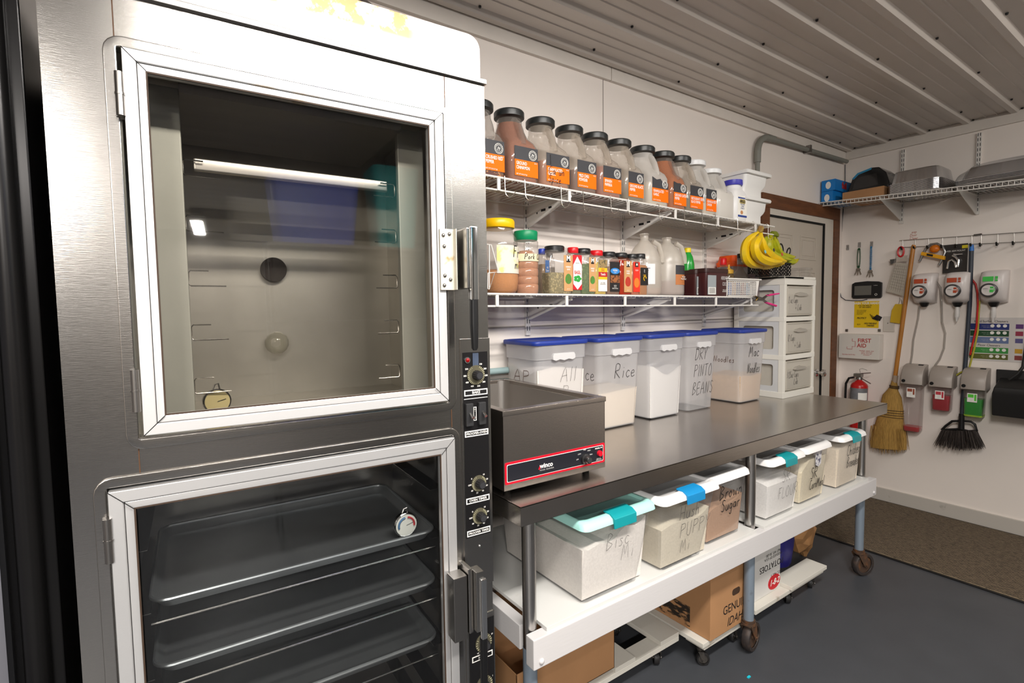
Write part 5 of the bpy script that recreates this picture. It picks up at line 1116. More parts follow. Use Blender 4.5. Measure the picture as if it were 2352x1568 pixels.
bottle(1674, .56, [(.030, 0), (.032, .01), (.030, .06), (.026, .085), (.029, .11), (.020, .130)], film('honey_clear', (210, 180, 120), .4, .1, .15), 'small honey bottle with yellow pointed cap behind the white basket', 'honey_bottle', [('cap', [(.024, .126), (.025, .130), (.025, .146), (.012, .152), (.006, .158), (.005, .176)], mat('honey_cap', (226, 178, 70), .4)), ('contents', [(.028, .003), (.030, .01), (.028, .05)], mat('honey', (190, 120, 30), .2))])
bottle(1700, .53, [(.044, 0), (.046, .008), (.046, .085), (.040, .115), (.022, .140), (.0155, .155), (.0150, .215)], GLB, 'long-necked clear bottle with black cap standing in the white basket', 'syrup_bottle', [('cap', [(.0165, .212), (.0170, .216), (.0170, .232), (.0150, .236)], KC), ('neck_wrap', [(.0160, .178), (.0165, .180), (.0165, .211), (.0155, .212)], mat('foil_grey', (150, 150, 152), .3, .6)), ('contents', [(.042, .003), (.044, .01), (.044, .03)], mat('syrup_pink', (190, 70, 130), .4))])
bottle(1729, .57, [(.036, 0), (.038, .008), (.038, .09), (.032, .105), (.031, .118)], film('mauve_clear', (196, 180, 184), .3, .1, .3, (180, 160, 160)), 'short hazy bottle with dark lid in the white basket under the bananas', 'short_bottle', [('lid', [(.033, .115), (.034, .118), (.034, .128), (.030, .131)], mat('lid_dim', (120, 104, 104), .5))])
PKT = [(-.02, (60, 110, 190)), (.03, (190, 150, 120)), (.075, (70, 70, 120)), (.12, (150, 60, 60)), (.16, (80, 150, 200))]
for k, (dx, c_ol) in enumerate(PKT):
    q = thing('sachet', ['deep blue', 'tan', 'navy', 'dull red', 'sky blue'][k]+' sachet seen through the holes of the white basket', 'packet', (bx0+.035+dx+.01, .446, zL(2.6)+.004), .1*k-.2)
    G().rr([(0, .034, .006, .002, 0, .01), (.035, .036, .012, .004, 0, .01), (.072, .034, .003, .001, 0, .01)]).build('packet', mat('packet_%d' % k, c_ol, .4), q)
# spring clamp on the shelf end
cl = thing('spring_clamp', 'spring clamp with pink grips biting the end of the lower shelf lip', 'clamp', tuple(W(1742, 686, 1, .40)))
o = W(1742, 686, 1, .40)
def CP(px, py): return W(px, py, 1, .40)-o
G().tube([CP(1731, 681), CP(1740, 683), CP(1752, 686), CP(1764, 677)], [.006, .010, .009, .006], 8, flat=.8).tube([CP(1731, 690), CP(1742, 688), CP(1752, 688), CP(1764, 697)], [.006, .009, .009, .006], 8, flat=.8).build('jaw', STEELD, cl)
G().tube([CP(1760, 679), CP(1770, 677), CP(1789, 674)], [.0065, .0075, .005], 8, flat=.8).tube([CP(1758, 694), CP(1768, 698), CP(1782, 702)], [.0065, .009, .008], 8, flat=.8).build('grip', mat('grip_pink', (226, 50, 130), .4), cl)
G().tube([CP(1733, 680)+V((0, -.004, 0)), CP(1737, 684)+V((0, -.009, 0)), CP(1734, 690)+V((0, -.004, 0))], .004, 8).build('spring', mat('brass', (150, 120, 60), .35, 1), cl)
# ================================================================ bananas
BY = mat('banana_yellow', (226, 186, 16), .42, 0, .05, 20, col2=(200, 176, 40), thr=.52, var=.25, vscale=14)
BG = mat('banana_green', (168, 172, 24), .42, 0, .05, 20, col2=(214, 190, 30), thr=.5, var=.3, vscale=12)
BS = mat('banana_stem', (120, 130, 30), .5); BT = mat('banana_tip', (50, 38, 24), .7)
def bunch(y, origin, label, fingers, m, stem):
    O = W(origin[0], origin[1], 1, y); t = thing('banana_bunch', label, 'bananas', tuple(O), 0, 'banana bunches hanging from the upper shelf')
    for dy, th, pts_ in fingers:
        P_ = [W(p, q, 1, y+dy*f)-O for (p, q), f in zip(pts_, [0, .5, 1, 1, 1, 1, 1])]
        S_ = []
        for i in range(len(P_)-1):
            for k in range(4):
                tt = k/4; a0 = P_[max(i-1, 0)]; a1 = P_[i]; a2 = P_[i+1]; a3 = P_[min(i+2, len(P_)-1)]
                S_.append(0.5*((2*a1)+(a2-a0)*tt+(2*a0-5*a1+4*a2-a3)*tt*tt+(3*a1-a0-3*a2+a3)*tt**3))
        S_.append(P_[-1]); n = len(S_)
        R = []
        for i in range(n):
            f = i/(n-1)
            R.append(th*1.22*(.30 if f < .12 else min(1, .30+(f-.12)*3.6) if f < .35 else 1 if f < .78 else max(.30, 1-(f-.78)*3.4)))
        b = G().tube(S_, R, 7).build('banana', m, t, sm=30)
        G().tube([S_[-1], S_[-1]+(S_[-1]-S_[-2]).normalized()*.008], [th*.30, th*.22], 8).build('tip', BT, b)
    G().tube([W(p, q, 1, y)-O for p, q in stem], [.014, .016, .010][:len(stem)], 8).build('crown', BS if m is BG else mat('banana_crown', (140, 104, 50), .6, col2=(196, 190, 40), thr=.5, var=.1, vscale=60), t)
    return t
b1 = bunch(.385, (1746, 530), 'front bunch of ripe yellow bananas hanging at the shelf end', [
    (.03, .0195, [(1747, 531), (1730, 541), (1714, 562), (1712, 590), (1727, 606), (1752, 613)]),
    (-.015, .0205, [(1748, 531), (1745, 545), (1733, 566), (1742, 590), (1768, 601), (1795, 601)]),
    (.055, .018, [(1747, 531), (1727, 548), (1722, 575), (1730, 598), (1755, 611), (1777, 612)]),
    (.01, .018, [(1749, 531), (1750, 548), (1755, 570), (1772, 588), (1790, 598), (1805, 600)]),
    (.05, .017, [(1749, 531), (1746, 550), (1748, 580), (1765, 600), (1783, 606), (1800, 605)])], BY, [(1748, 521), (1746, 529), (1744, 534)])
b2 = bunch(.455, (1776, 537), 'rear bunch of greener bananas hanging behind the ripe bunch', [
    (.0, .0165, [(1775, 538), (1768, 548), (1767, 570), (1780, 586), (1800, 593), (1816, 597)]),
    (.03, .0165, [(1777, 538), (1772, 552), (1777, 570), (1794, 585), (1812, 590), (1825, 590)]),
    (.02, .0160, [(1779, 539), (1780, 552), (1788, 575), (1806, 597), (1822, 601), (1833, 596)]),
    (.06, .0160, [(1781, 539), (1783, 552), (1786, 575), (1798, 590), (1810, 602), (1824, 604)]),
    (-.01, .0150, [(1773, 538), (1762, 545), (1756, 558), (1757, 575), (1770, 588), (1785, 592)])], BG, [(1773, 536), (1780, 537), (1786, 541)])
for b_, (px, py), yy, c_ in ((b1, (1757, 578), .368, (120, 190, 200)), (b2, (1777, 574), .383, (60, 50, 60)), (b2, (1796, 584), .39, (190, 70, 60))):
    O = W(px, py, 1, yy)-b_.location
    G(Matrix.Translation(O)).prism([(.007*math.cos(2*PI*q/14)-.003*math.sin(2*PI*q/14), .009*math.sin(2*PI*q/14)) for q in range(14)], 'y', -.003, .0).build('sticker', mat('sticker_%d' % px, c_, .4), b_)
# ================================================================ far wall
def fwt(name, label, cat, px, py, out=0.0, group=None):
    p = W(px, py, 0, XW-out); o = thing(name, label, cat, (XW, p.y, p.z), -PI/2, group); return o
def LP(o, px, py, out=0.0):
    """local point of o for the spot (px, py) lying `out` in front of the wall"""
    p = W(px, py, 0, XW-out); return V((o.location.y-p.y, -out, p.z-o.location.z))
zF = lambda y: 2.226-(.735-y)*.055
for i, (y, lb) in enumerate(((.36, 'white slotted upright on the far wall behind the foil pan stack'), (-.053, 'white slotted upright on the far wall behind the plastic-wrapped trays'))):
    t = thing('shelf_standard', lb, 'shelf upright', (XW, y, 2.05), -PI/2, 'slotted uprights on the far wall')
    G().box(-.0125, .0125, -.012, 0, 0, .52).build('channel', CREAMW, t, bev=.001)
    g = G()
    for k in range(16): z = .02+k*.032; g.box(-.0075, -.0045, -.0126, -.0118, z, z+.02).box(.0045, .0075, -.0126, -.0118, z, z+.02)
    g.build('slots', DARK, t)
SD = .40; yA, yB = .735, -.62
ws = thing('wire_shelf', 'white wire shelf high on the far wall holding foil pans', 'shelf', (XW, 0, 0), 0)
O = Matrix.Translation((-XW, 0, 0)); g = G(O)
for k in range(int((yA-yB)/.0254)+1):
    y = yA-k*.0254; z = zF(y)
    g.tube([(XW-.012, y, z-.004), (XW-SD, y, z-.004), (XW-SD, y, z-.026)], .0017, 4)
g.build('deck_wires', CREAMW, ws)
G(O).tube([(XW-SD, yA, zF(yA)-.003), (XW-SD, yB, zF(yB)-.003)], .0038, 8).tube([(XW-SD, yA, zF(yA)-.028), (XW-SD, yB, zF(yB)-.028)], .0038, 8).build('front_lip', CREAMW, ws)
G(O).tube([(XW-.014, yA, zF(yA)-.008), (XW-.014, yB, zF(yB)-.008)], .003, 6).tube([(XW-.2, yA, zF(yA)-.009), (XW-.2, yB, zF(yB)-.009)], .003, 6).build('long_rods', CREAMW, ws)
for y in (.36, -.053):
    z = zF(y)-.010; b = G(O)
    b.prism([(XW-SD+.01, z), (XW-.012, z), (XW-.012, z-.125), (XW-.035, z-.120), (XW-SD+.03, z-.016)], 'y', y-.002, y+.002).box(XW-SD+.02, XW-.012, y-.009, y+.009, z-.003, z-.001)
    b.build('bracket', CREAMW, ws)
zt = lambda y: zF(y)-.002
BB = mat('box_blue', (16, 120, 196), .5); 
def carton(y0, y1, x0, x1, z0, z1, name, label, m, cat='box', group=None):
    t = thing(name, label, cat, (x0, (y0+y1)/2, z0), 0, group); G().box(0, x1-x0, -(y0-y1)/2, (y0-y1)/2, 0, z1-z0).build('carton', m, t, bev=.002); return t
zb = zt(.70)
b1_ = carton(.733, .655, 4.055, 4.36, zb, zb+.078, 'wrap_box', 'lower of two blue boxes stacked in the corner of the far shelf', BB, group='blue boxes on the far shelf')
b2_ = carton(.733, .640, 4.055, 4.36, zb+.079, zb+.158, 'wrap_box', 'upper blue box in the corner of the far shelf, red lettering on its side', BB, group='blue boxes on the far shelf')
for b_, dz in ((b1_, .030), (b2_, .040)):
    G().prism([(.022*math.cos(2*PI*q/20)*.8, dz+.026*math.sin(2*PI*q/20)) for q in range(20)], 'x', -.001, 0).build('white_oval', WHITET, b_)
txt(b2_, 'foil', (.14, -.0475, .042), .060, RED, bold=.06)
ct = carton(.600, .345, 4.075, 4.40, zt(.5), zt(.5)+.062, 'cardboard_tray', 'shallow brown cardboard tray under the black towel dispenser', CB, 'box')
# black towel dispenser lying on the tray
td = thing('towel_dispenser', 'glossy black towel dispenser lying on the cardboard tray on the far shelf', 'dispenser', (4.16, .47, zt(.5)+.063))
pf = [(.12, 0), (-.12, 0), (-.13, .02), (-.105, .10), (-.07, .135), (.02, .155), (.06, .150), (.105, .105), (.125, .04)]
G().prism([(-a, b) for a, b in pf], 'x', 0, .20).build('housing', mat('gloss_black', (14, 14, 16), .12), td, bev=.006)
G().prism([(-a, b+.001) for a, b in [(-.105, .100), (-.07, .1345), (.02, .1545), (.015, .140), (-.062, .122), (-.092, .094)]], 'x', -.002, .0).build('cover_strip', mat('strip_cyan', (40, 130, 170), .3), td)
G().prism([(-a, b) for a, b in [(-.10, .02), (-.085, .085), (-.05, .105), (.05, .11), (.06, .03)]], 'x', -.0015, 0).build('window', mat('window_smoke', (40, 38, 38), .08), td)
# foil pans
FOIL = mat('foil', (0.62, 0.62, 0.63), .22, 1, .35, 60, (1, 1, 5))
def foil_pan(t, w_, d, h, z, name='pan'):
    rings = []; n = 44
    for zz, s, cr in ((h-.003, 1.06, 0), (h, 1.06, 0), (h, .965, 0), (h*.96, .955, 1), (.006, .86, 1), (0, .84, 1)):
        ring = []
        for k in range(n*2):
            a = 2*PI*k/(n*2); ex = 6; c_, s_ = math.cos(a), math.sin(a); kk = (abs(c_)**ex+abs(s_)**ex)**(-1/ex)
            f = 1+(.010 if (k % 2 and cr) else 0); ring.append((w_/2*c_*kk*s*f, d/2*s_*kk*s*f, z+h-zz))
        rings.append(ring)
    return G().loft(rings, False, True).build(name, FOIL, t, sm=0)
y0 = .335; y1 = .03; fy = (y0+y1)/2
for k in range(12):
    t = thing('foil_pan', 'upside-down foil pan in the neat stack on the far shelf', 'foil pan', (4.235, fy, zt(fy)+.006+.0058*k), 0, 'foil pans in the stack')
    foil_pan(t, .34, .285, .085 if k == 11 else .050, 0)
# plastic-wrapped foil trays
y0, y1 = .0, -.60; fy = (y0+y1)/2
t = thing('foil_tray_pack', 'clear-wrapped pack of foil trays at the right end of the far shelf', 'foil trays', (4.225, fy, zt(fy)+.020))
for k in range(4): foil_pan(t, .38, .52, .045 if k < 3 else .075, .008*k, 'tray')
lumpy(G(), 0, 0, .43, .60, .115, .010, 11, 40, .88).build('plastic_wrap', film('wrap', (232, 232, 236), .10, .10, .10), t, sm=50)
# hook rail
hr = fwt('hook_rail', 'long silver wire rail with black hooks across the far wall', 'hook rail', 2073, 552)
RW = mat('rail_wire', (0.55, 0.53, 0.50), .3, 1)
vx = [2073, 2102, 2132.6, 2164.7, 2197, 2232, 2253.5, 2291.6, 2329, 2366, 2405]
top_ = lambda px: 552-(px-2070)*.0674; bot = lambda px: 568-(px-2070)*.0461
G().tube([LP(hr, 2066, top_(2066), .012), LP(hr, 2420, top_(2420), .012)], .0019, 6).tube([LP(hr, 2070, bot(2070), .012), LP(hr, 2420, bot(2420), .012)], .0019, 6).build('rail_wires', RW, hr)
for p in vx:
    g = G().tube([LP(hr, p, top_(p), .012), LP(hr, p, bot(p), .012), LP(hr, p, bot(p)+3, .020), LP(hr, p, bot(p)+6, .045), LP(hr, p, bot(p)+3, .06)], .0018, 6); g.build('drop_wire', RW, hr)
    q = LP(hr, p, bot(p)+3, .03); G().tube([q, q+V((0, -.020, -.006)), q+V((0, -.034, .010))], [.006, .0065, .005], 8).build('hook_tip', BLACK, hr)
q = LP(hr, 2246, 539, .01); G().tube([q+V((-.02, 0, 0)), q, q+V((.02, 0, .002))], .006, 8).build('rail_joiner', STEELD, hr)
# adhesive hooks and key coils
for px, py, lb in ((1947, 566, 'empty clear adhesive hook nearest the door casing'), (1974, 560, 'clear adhesive hook holding the dark green key coil'), (2002, 558, 'clear adhesive hook holding the blue key coil')):
    h = fwt('adhesive_hook', lb, 'hook', px, py, .0, 'clear adhesive hooks'); G().box(-.010, .010, -.002, 0, -.028, .012).tube([(0, -.004, .0), (0, -.010, -.012), (0, -.018, -.024), (0, -.024, -.018)], .003, 6).build('hook_body', CLR, h)
def keycoil(px, py0, py1, col, label, w_):
    t = fwt('key_coil', label, 'keys', px, py0, .02); h = abs(LP(t, px, py1, .02).z); g = G()
    pts_ = []
    for k in range(60):
        f = k/59; ph = f*2*PI; cx = w_*math.sin(ph); cz = -h*.30+h*.30*math.cos(ph)-.0*f
        pts_.append(V((cx*(1 if f < .5 else 1), -.02, cz*1.0)))
    base_ = [V((w_*math.sin(2*PI*k/24), -.02, -h*.40+h*.40*math.cos(2*PI*k/24))) for k in range(25)]
    # a coil wound round the loop
    co = []
    for k in range(24*10):
        f = k/10; i = int(f) % 24; p = base_[i].lerp(base_[i+1], f-int(f)); a = k*2*PI/4.2; co.append(p+V((.0045*math.cos(a), .0045*math.sin(a), .002*math.sin(a))))
    G().tube(co, .0017, 5).build('coil', mat('coil_'+label[:9], col, .4), t)
    for k, an in enumerate((-.35, .05, .4)):
        Mx = Matrix.Translation((0, -.022-.002*k, -h*.80)) @ Matrix.Rotation(an, 4, 'Y')
        G(Mx).prism([(.010*math.cos(2*PI*q/12), -.014+.010*math.sin(2*PI*q/12)) for q in range(12)], 'y', 0, .0018).box(-.004, .004, 0, .0018, -.055, -.020).build('key', mat('key_brass', (0.30, 0.26, 0.22), .35, .9), t)
    G().tube([(.006*math.cos(2*PI*q/14), -.02, -h*.80+.008*math.sin(2*PI*q/14)) for q in range(14)], .0014, 5, True).build('ring', STEELD, t)
keycoil(1973, 570, 626, (28, 78, 42), 'dark green coiled key holder with keys on the far wall', .010)
keycoil(2001, 566, 632, (40, 120, 168), 'blue coiled key holder with keys on the far wall', .0045)
# black monitor and its cable
mo = fwt('wall_terminal', 'small black wall-mounted terminal with grey screen above the yellow sign', 'display', 1991, 667, .02)
a, b = LP(mo, 1957, 650, .02), LP(mo, 2024, 684, .02)
G().prism([(a.x, b.z+.012), (a.x+.012, b.z), (b.x-.006, b.z), (b.x, b.z+.012), (b.x, a.z-.006), (b.x-.02, a.z+.004), (0, a.z+.010), (a.x+.02, a.z+.004), (a.x, a.z-.008)], 'y', -.022, 0).build('housing', BLACK, mo, bev=.003)
c, d = LP(mo, 1963, 657, .022), LP(mo, 2001, 677, .022)
G().box(c.x, d.x, -.0235, -.022, d.z, c.z).build('screen', mat('screen_grey', (100, 98, 92), .25), mo)
e_ = LP(mo, 2012, 676, .022); G().tube([(e_.x+.007*math.cos(2*PI*q/16), -.0235, e_.z+.007*math.sin(2*PI*q/16)) for q in range(16)], .0014, 5, True).build('button', WHITET, mo)
e_ = LP(mo, 2011, 655, .022); txt(mo, 'verifone', (e_.x, -.0225, e_.z), .008, WHITET)
cb_ = fwt('cable', 'thin dark cable running down the corner and looping to the black terminal', 'cable', 1934, 480)
G().tube([LP(cb_, p, q, .008) for p, q in ((1941, 378), (1941, 440), (1935, 500), (1932, 560), (1930, 620), (1929, 668), (1932, 682), (1942, 689), (1958, 690), (1980, 690), (1992, 687))], .0028, 6).build('cable', mat('cable_dark', (50, 52, 62), .5), cb_)
# yellow handwashing sign
ys = fwt('notice_sign', 'yellow WASH YOUR HANDS notice below the black terminal', 'sign', 1990, 722)
a, b = LP(ys, 1963, 692), LP(ys, 2018, 753); w_ = b.x-a.x; h = a.z-b.z; cx = (a.x+b.x)/2; cz = (a.z+b.z)/2
G().box(cx-w_/2, cx+w_/2, -.002, 0, cz-h/2, cz+h/2).build('sheet', mat('sign_yellow', (226, 188, 16), .5), ys)
txt(ys, 'WASH YOUR HANDS!', (cx, -.0022, cz+h*.42), .023, WHITET, bold=.03, xs=.82); txt(ys, 'FOR THE HEALTH\nOF THE GUESTS', (cx-.01, -.0022, cz+h*.30), .014, BLACKT, xs=.8, bold=.02)
txt(ys, '- WET YOUR HANDS\n- SOAP 20 SECONDS\n- SCRUB BACKS\n- RINSE & DRY', (cx-w_*.42, -.0022, cz+h*.08), .0105, BLACKT, align='LEFT', xs=.7)
txt(ys, 'PROTECT', (cx-.03, -.0022, cz-h*.14), .018, BLACKT, bold=.03, xs=.8); txt(ys, 'HELP PREVENT\nDISEASE!', (cx+.03, -.0022, cz-h*.38), .017, BLACKT, bold=.03, xs=.75); txt(ys, 'BLM', (cx-w_*.30, -.0022, cz-h*.38), .016, BLACKT, xs=.8)
hg = G()
for k in range(5): hg.tube([(cx+.055+.012*k-.03, -.003, cz+h*.02-.008*k), (cx+.075+.008*k-.03, -.003, cz-.035-.004*k)], [.005, .006], 6, flat=.2)
hg.prism([(cx+.04, cz-.03), (cx+.09, cz-.05), (cx+.105, cz-.02), (cx+.07, cz+.0)], 'y', -.0028, -.002).build('hand_picture', BLACKT, ys)
# first aid box
fa = fwt('first_aid_box', 'white metal box marked FIRST AID in red on the far wall', 'first aid box', 1975, 795, .07)
a, b = LP(fa, 1927, 766, .075), LP(fa, 2019, 827, .075); a.z += .0
G().box(a.x, b.x, -.075, 0, b.z, a.z).build('case', mat('case_white', (214, 208, 200), .4, var=.03), fa, bev=.004)
redp = mat('print_red2', (176, 44, 40), .6); cx = (a.x+b.x)/2; hh = a.z-b.z; ww = b.x-a.x
txt(fa, 'FIRST', (cx+ww*.14, -.0755, b.z+hh*.74), .042, redp, bold=.012, xs=.9); txt(fa, 'AID', (cx+ww*.08, -.0755, b.z+hh*.54), .042, redp, bold=.012, xs=.9)
k_ = .020; ox, oz = cx-ww*.22, b.z+hh*.60
G().tube([(ox+p*k_, -.0756, oz+q*k_) for p, q in ((.9, 2), (.9, 1), (1.9, 1), (1.9, -1), (.9, -1), (.9, -2), (-.9, -2), (-.9, -1.2))], .0016, 4).build('cross_outline', redp, fa)
txt(fa, 'Standard #10 Kit', (cx-ww*.24, -.0755, b.z+hh*.16), .013, redp); txt(fa, 'bandages  gauze  tape\nwipes  cold pack\ngloves  burn gel\nantiseptic', (cx+ww*.20, -.0755, b.z+hh*.26), .011, redp)
for px in (1944, 2019):
    q = LP(fa, px, 758, .01); G().box(q.x-.008, q.x+.008, -.008, 0, q.z-.012, q.z+.008).build('mount_tab', STEELD, fa)
# blank plate
pl_ = fwt('wall_plate', 'blank cream wall plate between the yellow sign and the corn broom', 'wall plate', 2041, 744)
a, b = LP(pl_, 2030, 726), LP(pl_, 2055, 762); G().box(a.x, b.x, -.008, 0, b.z, a.z).build('plate', mat('plate_cream', (206, 198, 188), .45), pl_, bev=.003)
q = LP(pl_, 2040, 742); G().ball((q.x, -.008, q.z), .004).build('plate_screw', STEELD, pl_)
# extinguisher
ex = fwt('fire_extinguisher', 'small fire extinguisher with grey label, standing behind the end of the steel table', 'fire extinguisher', 1973, 905, .10)
C0 = LP(ex, 1973, 905, .10)
def EP(px, py, out=.10): return LP(ex, px, py, out)
ez = EP(1973, 886).z; r_ = (EP(1992, 900)-EP(1954, 900)).length/2
G(Matrix.Translation((0, -.10, 0))).lathe([(r_*.85, ez-.36), (r_, ez-.34), (r_, ez-.0), (r_*.92, ez+.014), (r_*.6, ez+.032), (r_*.3, ez+.044), (r_*.3, ez+.055)], 0, 0, 28).build('cylinder', mat('extinguisher_red', (176, 26, 26), .3), ex, sm=60)
l_ = curved_label(ex, r_, -.10, -90, 90, ez-.16, ez-.012, mat('ext_label', (112, 112, 116), .5, 0, var=.3, vscale=24), off=.0012); 
l2 = curved_label(l_, r_, -.10, 15, 80, ez-.10, ez-.045, WHITET, 'label_field', off=.002)
G().cyl((0, -.10, ez+.050), (0, -.10, ez+.085), .022, .018, 16).box(-.03, .02, -.13, -.08, ez+.070, ez+.095).build('valve', STEELD, ex, bev=.002)
G().tube([EP(1963, 862), EP(1972, 858), EP(2000, 856)], .006, 6, flat=.6).tube([EP(1967, 864), EP(1985, 872), EP(2000, 881)], .006, 6, flat=.6).build('squeeze_handle', STEELD, ex)
G().tube([EP(1976, 856), EP(1974, 848), EP(1980, 846), EP(1992, 850)], .0015, 5).build('pin', STEELD, ex)
G().tube([EP(1962, 866), EP(1950, 868), EP(1943, 880), EP(1942, 900), EP(1941, 930)], .008, 10).build('hose', BLACK, ex)
G().tube([EP(1966, 870, .12), EP(1955, 890, .13), EP(1945, 930, .13)], .005, 6, flat=.4).build('strap', mat('strap_grey', (150, 144, 138), .6), ex)
# clipboard sheets on a red carabiner
cl_ = fwt('paper_sheets', 'clear-sleeved paper charts hanging from a red carabiner', 'papers', 2070, 575, .05)
q0 = LP(cl_, 2069, 578, .05)
G().tube([(q0.x+.018*math.cos(2*PI*q/20), -.05, q0.z+.034*math.sin(2*PI*q/20)) for q in range(20)], .006, 8, True).build('carabiner', RED, cl_)
def sheet(pts_, out, m, nm, th=.001):
    P_ = [LP(cl_, p, q, out) for p, q in pts_]; return G().prism([(p.x, p.z) for p in P_], 'y', -out-th, -out).build(nm, m, cl_)
sheet([(2056, 590), (2087, 592), (2077, 681), (2034, 670)], .045, film('sleeve', (232, 228, 222), .1, .12, .12, (224, 218, 210)), 'sleeve')
sp = sheet([(2058, 602), (2085, 606), (2074, 679), (2037, 669)], .042, mat('chart_paper', (206, 198, 184), .6), 'chart')
lines = G()
for k in range(9):
    f = k/9; aa = LP(cl_, 2056-f*16, 610+f*54, .044); bb_ = LP(cl_, 2083-f*9, 613+f*60, .044); lines.tube([aa, bb_], .0008, 4)
for k in range(6):
    f = k/6; aa = LP(cl_, 2058+f*24, 606+f*3, .044); bb_ = LP(cl_, 2041+f*30, 664+f*9, .044); lines.tube([aa, bb_], .0007, 4)
lines.build('ruled_lines', mat('ruled_grey', (140, 132, 120), .6), sp)
sheet([(2088, 600), (2112, 606), (2095, 640), (2084, 640)], .035, film('sleeve', (226, 222, 216), .2), 'sleeve')
sheet([(2044, 596), (2058, 594), (2057, 603), (2046, 607)], .04, mat('tab_grey', (76, 74, 70), .5), 'tab')
G().box(q0.x-.025, q0.x+.04, -.05, -.046, LP(cl_, 2070, 601, .05).z, LP(cl_, 2070, 587, .05).z).build('foil_clip', mat('foil_clip', (0.7, 0.66, 0.62), .2, .9, .5, 80), cl_)
# yellow scoop pad
yp = fwt('yellow_tag', 'yellow pad hanging on wire behind the corn broom handle', 'tag', 2062, 700, .02)
P_ = [LP(yp, p, q, .02) for p, q in ((2048, 712), (2056, 698), (2076, 698), (2073, 744), (2044, 740))]
G().prism([(p.x, p.z) for p in P_], 'y', -.022, -.014).build('pad', mat('pad_yellow', (206, 168, 30), .6), yp, bev=.003)
G().tube([LP(yp, 2064, 698, .02), LP(yp, 2067, 690, .02), LP(yp, 2066, 683, .02), LP(yp, 2071, 690, .02), LP(yp, 2072, 698, .02)], .0012, 5).build('wire', BLACK, yp)
# yellow bar lock
lk = fwt('bar_lock', 'yellow and steel U-shaped lock hanging on the hook rail', 'lock', 2143, 590, .04)
G().tube([LP(lk, p, q, .04) for p, q in ((2112, 600), (2120, 584), (2127, 570), (2138, 561), (2152, 559), (2165, 566), (2171, 578), (2166, 592), (2156, 609))], .0075, 10).build('shackle', mat('lock_steel', (0.35, 0.34, 0.33), .3, .9), lk, sm=60)
P_ = [LP(lk, p, q, .045) for p, q in ((2118, 578), (2171, 588), (2170, 597), (2116, 586))]
G().prism([(p.x, p.z) for p in P_], 'y', -.062, -.030).build('crossbar', mat('lock_yellow', (226, 160, 20), .4), lk, bev=.004)
P_ = [LP(lk, p, q, .064) for p, q in ((2129, 582), (2143, 584.5), (2142, 589), (2128, 586.5))]; G().prism([(p.x, p.z) for p in P_], 'y', -.064, -.061).build('label', BLACK, lk)
q = LP(lk, 2147, 571, .04); G().ball((q.x, -.04, q.z), (.030, .02, .026)).build('lock_knob', mat('lock_orange', (206, 110, 20), .4), lk)
# blister pack
bl = fwt('blister_pack', 'black blister card with chrome pipe fittings hanging from the rail', 'package', 2195, 595, .03)
a, b = LP(bl, 2167, 563, .03), LP(bl, 2221, 625, .03)
G().box(a.x, b.x, -.031, -.028, b.z, a.z).build('card', mat('card_black', (46, 42, 40), .35), bl, bev=.001)
q = LP(bl, 2218, 566, .03); G().box(q.x-.018, q.x+.012, -.032, -.031, q.z-.010, q.z+.010).build('price_tag', mat('tag_yellow', (220, 200, 30), .5), bl)
G().tube([LP(bl, p, q, .045) for p, q in ((2176, 617), (2179, 600), (2187, 596), (2194, 602), (2196, 614))], .008, 8).tube([LP(bl, p, q, .045) for p, q in ((2188, 586), (2196, 590), (2202, 598), (2200, 613))], .009, 8).tube([LP(bl, p, q, .045) for p, q in ((2190, 583), (2199, 584), (2211, 583))], .007, 8).build('fitting', CHROME, bl, sm=60)
txt(bl, 'SHOWER ARM MOUNT', ((a.x+b.x)/2-.01, -.0315, a.z-.045), .015, WHITET, xs=.8)
# corn broom
br = fwt('corn_broom', 'corn broom with long wooden handle hanging bristles down on the far wall', 'broom', 2098, 565, .045)
G().tube([LP(br, 2099, 562, .045), LP(br, 2098, 566, .045), LP(br, 2076, 720, .05), LP(br, 2056, 865, .055)], [.010, .013, .0135, .0135], 14).build('handle', mat('broom_wood', (176, 116, 46), .4, 0, .05, 30, (1, 1, .2), var=.15, vscale=8), br, sm=60)
q = LP(br, 2094, 572, .03); 
bc = mat('broom_corn', (170, 132, 66), .85, 0, .9, 90, (6, 6, .35), var=.35, vscale=60, vst=(6, 6, .3))
rings = []
for px0, px1, py, th in ((2049, 2062, 872, .020), (2046, 2064, 884, .026), (2043, 2064, 889, .028), (2028, 2072, 905, .034), (2022, 2076, 935, .036), (2016, 2078, 955, .038), (2006, 2082, 985, .045), (2000, 2084, 1010, .052), (2001, 2083, 1024, .055)):
    A_, B_ = LP(br, px0, py+(1 if px0 else 0), .05), LP(br, px1, py+8, .05); cxx, czz = (A_+B_)/2, 0
    n = 28; ring = []
    for k in range(n):
        a = 2*PI*k/n; h_ = (B_-A_)/2; ring.append((cxx.x+h_.x*math.cos(a), -.058+th*math.sin(a)*.9, cxx.z+h_.z*math.cos(a)))
    rings.append(ring)
G().loft(rings).build('bristle_head', bc, br, sm=60)
rnd = random.Random(4); g = G()
for k in range(150):
    f = rnd.random(); A_ = LP(br, 2004+f*74, 975+f*8, .05); pe = LP(br, 2000+f*84+rnd.uniform(-3, 3), 1022+12*math.sin(PI*f)+f*9+rnd.uniform(-7, 5), .05)
    dy = rnd.uniform(-.052, .035); g.tube([A_+V((0, dy, 0)), (A_+pe)/2+V((rnd.uniform(-.004, .004), dy*1.15, 0)), pe+V((0, dy*1.2, 0))], [.0016, .0013, .0007], 4)
tag(g.build('bristle_ends', bc, br, sm=0), kind='stuff')
g = G()
for py0, x0, x1 in ((934, 2036, 2070), (941, 2032, 2072), (948, 2028, 2074), (955, 2025, 2076)):
    pass
